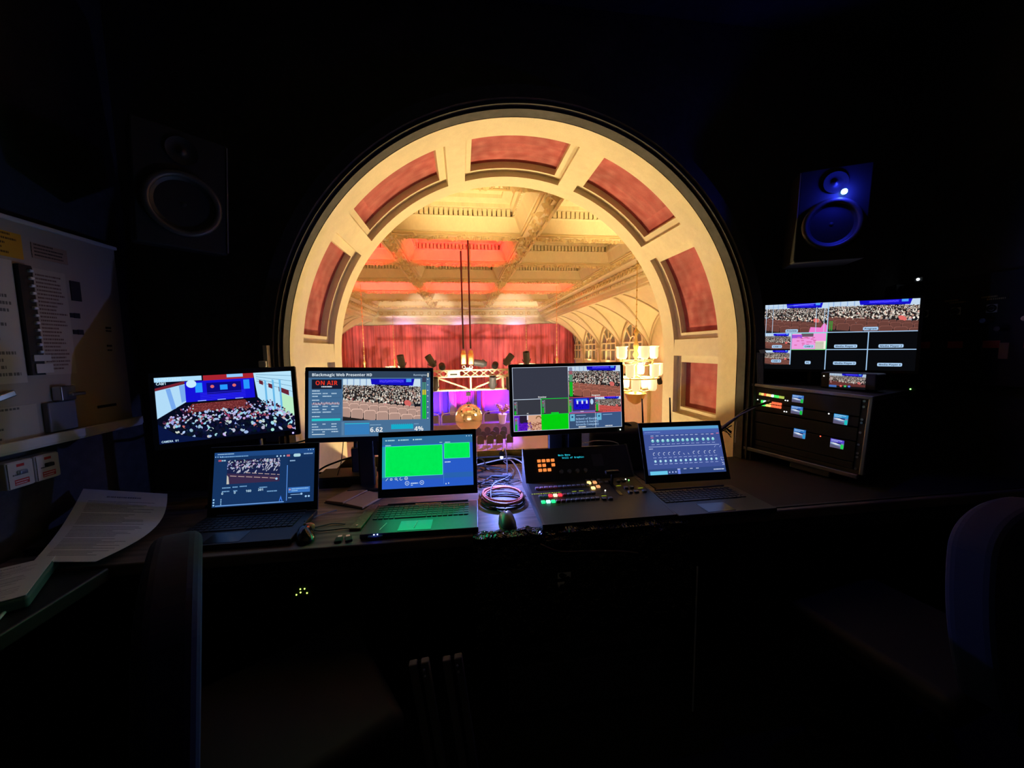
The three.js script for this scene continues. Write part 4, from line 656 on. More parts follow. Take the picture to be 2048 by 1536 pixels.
const texMixer = canvasTex(1024, 576, (x, w, h) => {
  x.fillStyle = '#42569c'; x.fillRect(0, 0, w, h); x.fillStyle = '#5fa8dc'; x.fillRect(0, 0, w, h * 0.065); x.fillStyle = '#4a62b0'; x.fillRect(0, h * 0.065, w, h * 0.09); smallText(x, w * 0.02, h * 0.1, w * 0.2, 9, '#7f96dc');
  const chans = [0.11, 0.175, 0.24, 0.305, 0.37, 0.435, 0.5, 0.56, 0.625, 0.69, 0.77, 0.835, 0.9];
  for (const X of chans) { smallText(x, w * (X - 0.018), h * 0.175, w * 0.036, 9, '#c8d4f6'); x.fillStyle = '#7fd0d8'; x.beginPath(); x.arc(w * X, h * 0.29, 20, 0, 7); x.fill(); x.fillStyle = '#dff6ff'; x.beginPath(); x.arc(w * X, h * 0.275, 9, 0, 7); x.fill(); smallText(x, w * (X - 0.02), h * 0.36, w * 0.04, 8, '#aebdf0'); x.strokeStyle = '#dfeaff'; x.lineWidth = 5; x.beginPath(); x.arc(w * X, h * 0.57, 17, 1.8, X > 0.48 && X < 0.6 ? 3.2 : 5.2); x.stroke(); smallText(x, w * (X - 0.02), h * 0.64, w * 0.04, 8, '#aebdf0'); x.fillStyle = '#9fd8f0'; x.beginPath(); x.arc(w * X, h * 0.72, 16, 0, 7); x.fill(); x.fillStyle = '#e6fbff'; x.beginPath(); x.arc(w * X, h * 0.715, 7, 0, 7); x.fill(); smallText(x, w * (X - 0.02), h * 0.775, w * 0.04, 8, '#aebdf0'); x.fillStyle = '#52679e'; x.fillRect(w * (X + 0.032), h * 0.16, 2, h * 0.66); }
  x.fillStyle = '#f080a8'; x.fillRect(w * 0.09, h * 0.215, 36, 8); x.fillRect(w * 0.88, h * 0.18, 36, 8); x.fillRect(w * 0.955, h * 0.165, 36, 8); x.fillStyle = '#b8c8f4'; x.fillRect(w * 0.05, h * 0.41, w * 0.92, 6); smallText(x, w * 0.05, h * 0.45, w * 0.05, 10, '#c8d4f6'); for (const X of [0.92, 0.99]) { x.strokeStyle = '#a8baf0'; x.beginPath(); x.arc(w * X, h * 0.48, 20, 3.2, 4.8); x.stroke(); }
  x.fillStyle = '#334a86'; x.fillRect(0, h * 0.88, w, h * 0.12); x.fillStyle = '#6fd0f4'; x.fillRect(w * 0.025, h * 0.925, w * 0.22, h * 0.075); for (const X of [0.27, 0.31, 0.35]) { x.fillStyle = '#b8c8ff'; x.beginPath(); x.arc(w * X, h * 0.955, 9, 0, 7); x.fill(); } x.fillStyle = '#6f88f0'; x.fillRect(w * 0.375, h * 0.9, 34, h * 0.1); for (const X of [0.39, 0.47, 0.55, 0.63]) smallText(x, w * (X - 0.015), h * 0.89, w * 0.035, 10, '#e0eaff'); smallText(x, w * 0.84, h * 0.93, w * 0.14, 12, '#dfe8ff');
  x.fillStyle = '#dfe8ff'; for (let i = 0; i < 18; i++) x.fillRect(w * rr(0.955, 0.995), h * rr(0.68, 0.86), 7, 6);
});
const screenMat = (t, k = 1, tint = [1, 1, 1]) => std({ color: col(0.01, 0.01, 0.01), emissive: col(...tint), emissiveMap: t, emissiveIntensity: k, roughness: 0.25 });
function areaLight(parent, m, w, h, color, k) {
  const l = new THREE.RectAreaLight(col(...color), k, w, h); l.name = 'screen_light';
  const mm = m.clone().multiply(new THREE.Matrix4().makeTranslation(0, 0, 0.004)).multiply(new THREE.Matrix4().makeRotationY(Math.PI));
  mm.decompose(l.position, l.quaternion, l.scale); parent.add(l);
}
// ---------------------------------------------------------------- desk
{
  const t = thing('desk', 'long dark wooden desk top under the arched opening', 'desk', [0.5, 0, -1.55]);
  const g = uvBox(rbox(3.86, 0.04, 0.655, 0.006, [0.04, DESK - 0.02, 0.033]), 1);
  mk('desk_top', g, M.wood, t);
  mk('rear_ledge', uvBox(box(2.2, 0.036, 0.1, [-0.15, DESK - 0.022, -0.345])), M.wood, t);
  mk('side_wing', uvBox(rbox(0.36, 0.04, 1.1, 0.006, [-1.72, DESK - 0.021, 0.92])), M.black, t);
  for (const x of [-1.85, -0.75, 0.6, 1.85]) mk('leg', box(0.06, DESK - 0.04, 0.06, [x, (DESK - 0.04) / 2, 0.22]), M.blackMatt, t);
  mk('leg', box(0.05, DESK - 0.04, 0.05, [-1.58, (DESK - 0.04) / 2, 1.42]), M.blackMatt, t);
  mk('modesty_panel', box(3.8, 0.5, 0.02, [0.04, 0.42, -0.25]), M.blackMatt, t);
  mk('apron', box(3.8, 0.06, 0.02, [0.04, DESK - 0.07, 0.33]), M.blackMatt, t);
}
{
  const mt = thing('desk_mat', 'black cloth mat covering the desk under the audio mixer laptop and rack', 'mat', [1.63, DESK, -1.52]);
  mk('cloth', rbox(1.62, 0.003, 0.62, 0.001, [0, 0.0016, 0]), M.blackMatt, mt); mk('hem', [box(1.62, 0.0036, 0.012, [0, 0.0018, 0.304])], M.keyBlack, mt);
}
// ---------------------------------------------------------------- monitors
function monitor(o) {
  const { w, pos, rot, tex, bez = [0.017, 0.017, 0.017, 0.024], base = DESK } = o, h = w * 9 / 16;
  const bx = pos[0], bz = pos[2] - 0.06, t = thing('monitor', o.label, 'monitor', [bx, base, bz]);
  const m = frameOf([0, pos[1] - base, 0.06], ...rot), [bt, br, bl, bb] = [bez[0], bez[1], bez[2], bez[3]];
  const W = w + br + bl, H = h + bt + bb, cx = (br - bl) / 2, cy = (bt - bb) / 2;
  mk('case', put([rbox(W, H, 0.022, 0.006, [cx, cy, -0.016]), rbox(W * 0.7, H * 0.66, 0.035, 0.012, [cx, cy, -0.04])], m), M.black, t);
  mk('bezel', put([box(W - 0.008, bt - 0.004, 0.004, [cx, h / 2 + bt / 2, -0.004]), box(W - 0.008, bb - 0.004, 0.004, [cx, -h / 2 - bb / 2, -0.004]), box(br - 0.004, h, 0.004, [w / 2 + br / 2, 0, -0.004]), box(bl - 0.004, h, 0.004, [-w / 2 - bl / 2, 0, -0.004])], m), M.keyBlack, t);
  const s = norm(new THREE.PlaneGeometry(w, h)).translate(0, 0, -0.0035);
  mk('screen', put(s, m), screenMat(tex, o.glow ?? 1, o.tint), t);
  areaLight(t, m, w * 0.98, h * 0.98, o.light ?? [0.5, 0.6, 0.9], o.cd ?? 0.5);
  if (o.led) mk('power_led', put(sph(0.0035, 8, [w / 2 - 0.01, -h / 2 - bb * 0.55, 0]), m), glow(...o.led, 3), t);
  if (o.stand !== false) {
    const nb = pos[1] - base - h / 2 - bb;
    mk('stand_neck', [rbox(0.07, nb + 0.08, 0.025, 0.008, [-0.045, (nb + 0.08) / 2, 0]), rbox(0.07, nb + 0.08, 0.025, 0.008, [0.045, (nb + 0.08) / 2, 0]), box(0.1, nb * 0.45, 0.02, [0, nb * 0.75 + 0.03, 0])], M.black, t);
    mk('stand_foot', rbox(0.24, 0.014, 0.13, 0.006, [0, 0.008, o.footZ ?? 0.0]), M.black, t);
  }
  return t;
}
monitor({ label: 'slim monitor showing a packed hall before a blue stage', w: 0.44, pos: [-0.917, 1.138, -1.584], rot: [16.9, -5.7, 1.3], tex: texHall, led: [0.35, 0.3, 1], light: [0.35, 0.45, 1], cd: 0.2, glow: 1.0, tint: [0.7, 0.88, 1], bez: [0.02, 0.018, 0.018, 0.022] });
monitor({ label: 'black monitor reading ON AIR above stream statistics and audience view', w: 0.5, pos: [-0.395, 1.117, -1.653], rot: [3.7, -6.5, -1.7], tex: texPresenter, light: [0.4, 0.55, 0.8], cd: 0.25, glow: 0.85, bez: [0.017, 0.014, 0.015, 0.022] });
monitor({ label: 'black monitor with a multiview grid and one bright green tile', w: 0.5, pos: [0.466, 1.122, -1.592], rot: [0.5, -5.1, 0.1], tex: texMultiview, light: [0.45, 0.5, 0.55], cd: 0.2, glow: 0.85, bez: [0.015, 0.015, 0.015, 0.023], led: [0.6, 0.7, 0.6], footZ: -0.035 });
monitor({ label: 'large dark monitor with labelled camera tiles on the equipment rack', w: 0.6, pos: [1.855, 1.383, -1.631], rot: [-33.2, -2.2, -0.6], tex: texBigMulti, light: [0.4, 0.4, 0.7], cd: 0.2, base: 1.134, footZ: -0.06, bez: [0.012, 0.015, 0.012, 0.014] });

// ---------------------------------------------------------------- laptops
function laptop(o) {
  const { w, pos, rot, tex } = o, h = w * 9 / 16, W = w + 0.032, H = h + 0.055;
  const t = thing('laptop', o.label, 'laptop', [pos[0], DESK, pos[2]], [0, 0, 0]);
  const m = frameOf([0, pos[1] - DESK, 0], rot[0], rot[1], rot[2]);
  mk('lid', put(rbox(W, H, 0.007, 0.003, [0, -0.006, -0.0045]), m), M.black, t);
  mk('screen', put(norm(new THREE.PlaneGeometry(w, h)).translate(0, 0, -0.0007), m), screenMat(tex, o.glow ?? 0.9, o.tint), t);
  areaLight(t, m, w * 0.98, h * 0.98, o.light, o.cd ?? 0.5);
  const hinge = V(0, -H / 2 - 0.006, 0).applyMatrix4(m), b = new THREE.Matrix4().makeTranslation(hinge.x, 0, hinge.z).multiply(new THREE.Matrix4().makeRotationY((o.turn ?? rot[0]) * D)), d = o.depth ?? 0.225, th = 0.018;
  mk('base', put(rbox(W, th, d, 0.004, [0, th / 2 + 0.001, d / 2]), b), M.black, t);
  mk('hinge', put([cyl(0.006, 0.006, W * 0.8, 8, [0, th, 0.004], [0, 0, Math.PI / 2])], b), M.darkGrey, t);
  mk('touchpad', put(box(0.11, 0.001, 0.07, [-0.02, th + 0.0014, d - 0.045]), b), o.padMat ?? M.padGloss, t);
  const keys = [], rows = 6, kw = 0.0155, kd = 0.0145, kn = Math.floor((W - 0.03) / 0.019);
  for (let r = 0; r < rows; r++) for (let k = 0; k < kn; k++) { if (r === 5 && k > 4 && k < 9) continue; keys.push(box(kw, 0.003, kd, [-W / 2 + 0.022 + k * 0.019, th + 0.0025, 0.03 + r * 0.0185])); }
  keys.push(box(0.08, 0.003, kd, [-W / 2 + 0.022 + 6.5 * 0.019, th + 0.0025, 0.03 + 5 * 0.0185]));
  stuff(mk('keyboard', put(keys, b), M.keyBlack, t));
  if (o.strip) mk('hinge_strip', put(box(0.1, 0.0015, 0.005, [0.0, th + 0.002, 0.012]), b), M.steel, t);
  if (o.stickers) mk('palm_sticker', put([box(0.0025, 0.0006, 0.05, [-0.13, th + 0.0014, d - 0.05], [0, -0.25, 0]), box(0.0025, 0.0006, 0.05, [-0.02, th + 0.0026, d - 0.05], [0, -0.1, 0])], b), M.white, t);
  return t;
}
laptop({ label: 'black laptop showing a dark blue browser page with a video', w: 0.357, pos: [-0.757, 0.872, -1.483], rot: [-0.4, -13.1, 0.3], tex: texBrowser, light: [0.15, 0.3, 0.8], cd: 0.2, glow: 0.85, tint: [0.7, 0.9, 1] });
laptop({ label: 'black laptop with a large bright green slide on a blue window', w: 0.357, pos: [-0.146, 0.901, -1.477], rot: [-2.1, -13.0, 0.2], tex: texGreen, light: [0.02, 0.9, 0.34], cd: 4.0, strip: true, stickers: true, depth: 0.235 });
laptop({ label: 'black laptop showing a blue audio mixer with rows of knobs', w: 0.357, pos: [0.944, 0.897, -1.457], rot: [0, -19.0, -0.6], tex: texMixer, light: [0.25, 0.35, 0.8], cd: 0.6, depth: 0.24 });

// ---------------------------------------------------------------- vision mixer
{
  const x0 = 0.264, x1 = 0.738, W = x1 - x0, t = thing('vision_mixer', 'black vision mixer console with lit buttons and an upright rear panel', 'mixer', [(x0 + x1) / 2, DESK, -1.39]);
  const prof = poly([[0.206, 0.0], [0.206, 0.02], [-0.12, 0.046], [-0.208, 0.168], [-0.222, 0.165], [-0.222, 0.0]]);   // z, y
  const body = ext(prof, W, [0, 0, 0], [0, -Math.PI / 2, 0]); body.translate(W / 2, 0, 0);
  mk('body', body, M.black, t);
  for (const s of [-1, 1]) { const e = ext(prof, 0.008, [0, 0, 0], [0, -Math.PI / 2, 0]); e.translate(s > 0 ? W / 2 + 0.008 : -W / 2, 0, 0); mk('side_cheek', e.scale(1, 1.02, 1), M.darkGrey, t); }
  const slope = new THREE.Matrix4().makeTranslation(0, 0.0335, 0.043).multiply(new THREE.Matrix4().makeRotationX(Math.atan2(0.026, 0.326)));
  const upr = new THREE.Matrix4().makeTranslation(0, 0.107, -0.164).multiply(new THREE.Matrix4().makeRotationX(-Math.atan2(0.088, 0.122)));
  const cap = rbox(0.0155, 0.008, 0.0145, 0.002);
  const button = (m, x, z, mat, y = 0.003) => mk('button', put(cap.clone().translate(x, y, z), m), mat, t);
  const idle = M.grey, dimP = std({ color: col(0.42, 0.22, 0.28), roughness: 0.4 }), idleR = std({ color: col(0.42, 0.09, 0.11), roughness: 0.4 }), redG = glow(1, 0.04, 0.06, 1.2), redHot = glow(1, 0.45, 0.3, 2.5), greenG = glow(0.02, 0.85, 0.25, 1.4), greenHot = glow(0.3, 1, 0.9, 2.5), amber = glow(1, 0.62, 0.18, 2.5), amberD = glow(0.9, 0.4, 0.15, 1.0);
  const lit = (o, n) => { o.name = n; return o; };
  for (let r = 0; r < 3; r++) for (let k = 0; k < 12; k++) {
    let mat = idle, n = 'button';
    if (r === 0) mat = k < 5 ? dimP : idle;
    if (r === 1) { if (k === 3) { mat = redHot; n = 'lit_button_light'; } else if (k === 2 || k === 4) { mat = redG; n = 'lit_button_light'; } else if (k === 5) mat = idleR; }
    if (r === 2) { if (k === 1) { mat = greenHot; n = 'lit_button_light'; } else if (k === 0 || k === 2) { mat = greenG; n = 'lit_button_light'; } else if (k === 3 || k === 4) mat = idleR; }
    lit(button(slope, -W / 2 + 0.028 + k * 0.0195, [-0.105, -0.035, 0.012][r], mat), n);
  }
  for (const [x, z, m] of [[0.02, -0.125, amber], [0.045, -0.125, amberD], [0.02, -0.075, amber], [0.045, -0.085, amberD], [0.02, -0.145, idle], [0.045, -0.145, idle], [0.07, -0.145, idle], [0.07, -0.12, idle], [0.095, -0.12, idle]]) lit(button(slope, x, z, m), m === idle ? 'button' : 'lit_button_light');
  for (const [x, z] of [[0.15, -0.125], [0.175, -0.125], [0.155, -0.06], [0.18, -0.06], [0.155, -0.02], [0.182, -0.02], [0.215, -0.02], [0.03, 0.02], [0.055, 0.02]]) button(slope, x, z, idle);
  const lab = canvasTex(128, 16, (c, w, h) => { c.fillStyle = '#000'; c.fillRect(0, 0, w, h); smallText(c, 4, 3, w - 8, 10, '#e6ff3a'); });
  for (const [x, z, w] of [[-0.18, -0.062, 0.13], [-0.065, -0.062, 0.02], [-0.035, -0.062, 0.02], [0.135, -0.085, 0.022], [0.215, -0.052, 0.022], [0.04, -0.008, 0.022]]) mk('label_light', put(norm(new THREE.PlaneGeometry(w, 0.004)).rotateX(-Math.PI / 2).translate(x, 0.0006, z), slope), std({ color: col(0, 0, 0), emissive: col(1, 1, 0.6), emissiveMap: lab, emissiveIntensity: 1 }), t);
  for (const [x, z, c] of [[0.062, -0.05, [1, 0.95, 0.8]], [0.19, -0.14, [0.9, 1, 0.9]], [0.2, -0.13, [0.2, 1, 0.2]]]) mk('indicator_led', put(sph(0.003, 8, [x, 0.001, z]), slope), glow(...c, 2.5), t);
  // transition lever
  mk('lever_slot', put(box(0.014, 0.002, 0.13, [0.11, 0.001, -0.07]), slope), M.blackGloss, t);
  mk('lever_handle', put([box(0.008, 0.05, 0.012, [0.11, 0.025, -0.1]), rbox(0.062, 0.016, 0.02, 0.007, [0.11, 0.056, -0.1])], slope), M.black, t);
  // rear panel: orange keypad, text display, knobs
  const U = (g) => put(g, upr);
  const pad = [[0, 0], [1, 0], [2, 0], [3, 0], [0, 1], [1, 1], [3, 1], [0, 2], [1, 2], [2, 2]];
  const padMat = glow(1, 0.28, 0.06, 1.0);
  for (const [i, j] of pad) mk('keypad_light', U(rbox(0.0155, 0.013, 0.006, 0.002, [-W / 2 + 0.06 + i * 0.0205, 0.02 - j * 0.021, 0.002])), padMat, t);
  const disp = canvasTex(256, 64, (c, w, h) => { c.fillStyle = '#000'; c.fillRect(0, 0, w, h); c.fillStyle = '#2fd8f0'; c.font = 'bold 22px monospace'; c.fillText('Main Menu', 6, 24); c.fillText('Still of Graphics 1', 40, 52); });
  mk('text_display', U(norm(new THREE.PlaneGeometry(0.12, 0.03)).translate(-0.03, 0.034, 0.0006)), std({ color: col(0, 0, 0), emissive: col(1, 1, 1), emissiveMap: disp, emissiveIntensity: 1 }), t);
  for (let k = 0; k < 4; k++) mk('knob', U(cyl(0.008, 0.009, 0.012, 14, [-0.085 + k * 0.036, -0.035, 0.006], [Math.PI / 2, 0, 0])), M.grey, t);
  mk('rear_label', U(box(0.05, 0.055, 0.0006, [0.09, 0.01, 0.0006])), M.darkGrey, t);
}
// ---------------------------------------------------------------- equipment rack and the deck on it
{
  const t = thing('equipment_rack', 'black flight case rack with small lit screens and green and red buttons', 'rack', [1.6, DESK + 0.016, -1.592], [0, -68.8 * D, -2.6 * D]);
  const cy = 0.944 - DESK, dpt = 0.42;
  mk('case', [box(0.54, 0.02, dpt, [0, cy + 0.162, -dpt / 2]), box(0.012, 0.31, dpt, [-0.268, cy, -dpt / 2]), box(0.012, 0.31, dpt, [0.268, cy, -dpt / 2]), box(0.54, 0.02, dpt, [0, cy - 0.165, -dpt / 2]), box(0.53, 0.32, 0.01, [0, cy, -dpt])], M.blackMatt, t);
  mk('edge_trim', [rbox(0.548, 0.016, 0.016, 0.004, [0, cy + 0.166, 0.002]), rbox(0.016, 0.34, 0.016, 0.004, [-0.268, cy, 0.002]), rbox(0.016, 0.34, 0.016, 0.004, [0.268, cy, 0.002]), rbox(0.5, 0.02, 0.02, 0.004, [0.01, cy - 0.18, 0.01])], M.dullSteel, t);
  for (const s of [-1, 1]) mk('rack_rail', box(0.02, 0.31, 0.006, [s * 0.246, cy, -0.008]), M.darkGrey, t);
  for (const [y, h] of [[0.118, 0.075], [0.055, 0.042], [0.0, 0.058], [-0.078, 0.09], [-0.14, 0.028]]) mk('rack_unit', rbox(0.472, h, 0.03, 0.002, [0, cy + y, -0.014]), M.black, t);
  for (const s of [-1, 1]) for (const y of [0.15, 0.125, 0.07, 0.055, 0.012, -0.041, -0.08, -0.097, -0.15]) mk('bolt', cyl(0.005, 0.005, 0.005, 8, [s * 0.245, cy + y, 0.0], [Math.PI / 2, 0, 0]), M.steel, t);
  const scr = (x, y, w, h, tex) => { mk('rack_screen', norm(new THREE.PlaneGeometry(w, h)).translate(x, cy + y, 0.003), screenMat(tex, 0.9), t); };
  const sb = rackScreen('#3c78c8', '#10c840'), sb2 = rackScreen('#2f9ad8', '#18c8c8'), sb3 = rackScreen('#5a48d0', '#20d850'), sb4 = rackScreen('#2a78c8', '#2a9ad8');
  scr(0.002, 0.122, 0.048, 0.036, sb); scr(0.003, 0.066, 0.049, 0.038, sb); scr(0.174, 0.056, 0.051, 0.044, sb2); scr(0.025, -0.045, 0.05, 0.043, sb4); scr(0.172, -0.057, 0.049, 0.04, sb3);
  const gG = glow(0.05, 0.9, 0.1, 1.6), gH = glow(0.6, 1, 0.9, 2.5), gR = glow(1, 0.16, 0.06, 1.1), gO = glow(1, 0.55, 0.15, 1.4), gY = glow(0.55, 0.7, 0.12, 0.8);
  const rb = rbox(0.0105, 0.0125, 0.006, 0.0015);
  for (let k = 0; k < 10; k++) { mk('rack_button_light', rb.clone().translate(-0.168 + k * 0.0118, cy + 0.122 - k * 0.0004, 0.003), [gY, gO, gR, gO, gO, gH, gG, gG, gY, gY][k], t); }
  for (let r = 0; r < 2; r++) for (let k = 0; k < 8; k++) mk('rack_button_light', rb.clone().translate(-0.155 + k * 0.0122, cy + 0.084 - r * 0.0165, 0.003), (r ? [gG, gG, gO, gO, gR, gR, gR, gR] : [gG, gH, gO, gO, gR, gR, gR, gR])[k], t);
  for (const [x, y, c] of [[-0.178, 0.09, [0.8, 1, 0.8]], [-0.05, 0.106, [1, 1, 1]], [-0.04, 0.106, [1, 1, 1]], [-0.05, 0.05, [1, 1, 1]], [-0.04, 0.05, [1, 1, 1]], [0.129, 0.073, [1, 1, 1]], [0.108, -0.038, [1, 0.1, 0.05]], [-0.2, 0.08, [0.1, 0.8, 0.1]]]) mk('indicator_led', sph(0.003, 8, [x, cy + y, 0.002]), glow(...c, 2), t);
  mk('case_recess_handle', [rbox(0.16, 0.03, 0.012, 0.004, [0.08, cy - 0.205, 0.002])], M.darkGrey, t);
  const d = thing('recorder_deck', 'small black recorder with a video screen and three colour dots on the rack', 'recorder', [1.785, 1.128, -1.503], [0, -70 * D, 0]);
  mk('case', rbox(0.21, 0.078, 0.1, 0.008, [0.0, 0.0395, -0.052]), M.black, d);
  mk('screen', norm(new THREE.PlaneGeometry(0.135, 0.07)).translate(0.0, 0.04, 0.0), screenMat(texSmallDeck, 0.85), d);
  mk('indicator_led', sph(0.003, 8, [-0.09, 0.06, 0]), glow(1, 1, 0.9, 2), d);
}
// ---------------------------------------------------------------- patch bay on the side wall
{
  const X = 2.5, t = thing('patch_bay', 'dark wall patch bay with round sockets, pale labels and red tape strips', 'patch bay', [X, 1.2, -1.5]);
  mk('panel', box(0.05, 0.52, 0.66, [-0.026, 0.2, 0.02]), M.blackMatt, t);
  mk('side_frame', box(0.07, 0.54, 0.02, [-0.035, 0.2, -0.32]), M.darkGrey, t);
  const ring = tor(0.014, 0.004, [0, 0, 0], [0, Math.PI / 2, 0], 14);
  for (const z of [-0.186, -0.058, 0.07, 0.2]) {
    mk('socket_label', box(0.003, 0.037, 0.036, [-0.053, 0.296, z]), M.white, t);
    mk('socket', [ring.clone().translate(-0.056, 0.296, z), cyl(0.008, 0.008, 0.006, 10, [-0.056, 0.296, z], [0, 0, Math.PI / 2])], M.blackMatt, t);
    mk('red_tape', box(0.003, 0.034, 0.056, [-0.053, 0.13, z + 0.01]), M.red, t);
    mk('connector', [cyl(0.011, 0.011, 0.05, 10, [-0.075, 0.24, z], [0, 0, Math.PI / 2])], M.dullSteel, t);
    mk('connector', [cyl(0.011, 0.011, 0.05, 10, [-0.075, 0.2, z + 0.05], [0, 0, Math.PI / 2])], M.darkGrey, t);
  }
  const plate = canvasTex(256, 64, (c, w, h) => { c.fillStyle = '#14130f'; c.fillRect(0, 0, w, h); smallText(c, 6, 6, w * 0.6, 22, '#b8a868'); smallText(c, 60, 38, w * 0.68, 20, '#b8a868'); });
  for (const z of [-0.06, 0.075]) mk('text_plate', box(0.003, 0.024, 0.09, [-0.053, 0.345, z]), std({ map: plate, roughness: 0.7 }), t);
  mk('paper_strip', box(0.003, 0.073, 0.03, [-0.053, 0.1, 0.122]), M.tan, t);
  const l = thing('wall_lamp', 'tiny white indicator lamp high on the wall beside the patch bay', 'lamp', [X, 1.686, -1.74]);
  mk('housing', rbox(0.03, 0.03, 0.05, 0.006, [-0.015, 0, 0]), M.blackMatt, l); mk('led', sph(0.007, 10, [-0.032, 0, 0.0]), glow(0.8, 0.9, 1, 4), l);
  const k = thing('socket_clamp', 'small metal clamp on the wall below the patch bay', 'clamp', [X, 1.12, -1.665], [0, 0, 0]);
  mk('body', rbox(0.04, 0.035, 0.07, 0.008, [-0.022, 0, 0], [0.5, 0, 0]), M.dullSteel, k); mk('knob', cyl(0.012, 0.012, 0.03, 10, [-0.045, -0.01, -0.03], [0, 0, 1.2]), M.darkGrey, k);
  const gl = thing('wall_socket', 'black wall socket with a green light beside the small clamp', 'socket', [X, 1.085, -1.745]);
  mk('plate', rbox(0.012, 0.06, 0.06, 0.003, [-0.007, 0, 0]), M.blackMatt, gl); mk('led', sph(0.004, 8, [-0.014, 0, 0]), glow(0.3, 1, 0.2, 3), gl);
}
// ---------------------------------------------------------------- wall speakers
function speaker(label, pos, rot, side, led) {
  const t = thing('wall_speaker', label, 'speaker', pos, rot);
  mk('cabinet', rbox(0.26, 0.4, 0.19, 0.008, [0, 0, -0.097]), M.cabinet, t);
  mk('woofer_surround', tor(0.1, 0.012, [0, -0.045, 0.004], [0, 0, 0], 40, Math.PI * 2, 10), M.rubber, t);
  mk('woofer_cone', lathe([[0.096, 0.002], [0.084, -0.006], [0.05, -0.03], [0.032, -0.034], [0.03, -0.02], [0.02, -0.012], [0, -0.008]], 36, [0, -0.045, 0.008], [Math.PI / 2, 0, 0]), M.cone, t);
  mk('tweeter', lathe([[0.045, 0], [0.03, -0.006], [0.014, -0.008], [0.01, 0.0], [0, 0.003]], 24, [0, 0.13, 0.006], [Math.PI / 2, 0, 0]), M.cone, t);
  mk('edge_highlight', box(0.004, 0.38, 0.004, [side * 0.129, 0, 0.0]), M.dullSteel, t);  // steel strip stands in for hall light along this cabinet edge
  mk('wall_bracket', box(0.05, 0.05, 0.1, [0, 0, -0.22]), M.blackMatt, t);
  if (led) {
    mk('led', sph(0.012, 10, led), glow(0.1, 0.25, 1, 25), t);
    const p = new THREE.PointLight(col(0.02, 0.03, 1), 0.14, 0, 2); p.name = 'speaker_led'; p.position.set(led[0], led[1], led[2] + 0.025); p.castShadow = true; p.shadow.radius = 0.5; t.add(p);
  }
}
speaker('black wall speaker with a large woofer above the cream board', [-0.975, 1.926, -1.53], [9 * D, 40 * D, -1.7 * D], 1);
speaker('black wall speaker with a bright blue light above the rack monitor', [1.645, 1.917, -1.495], [2 * D, -30 * D, -0.9 * D], -1, [0.03, 0.085, 0.012]);
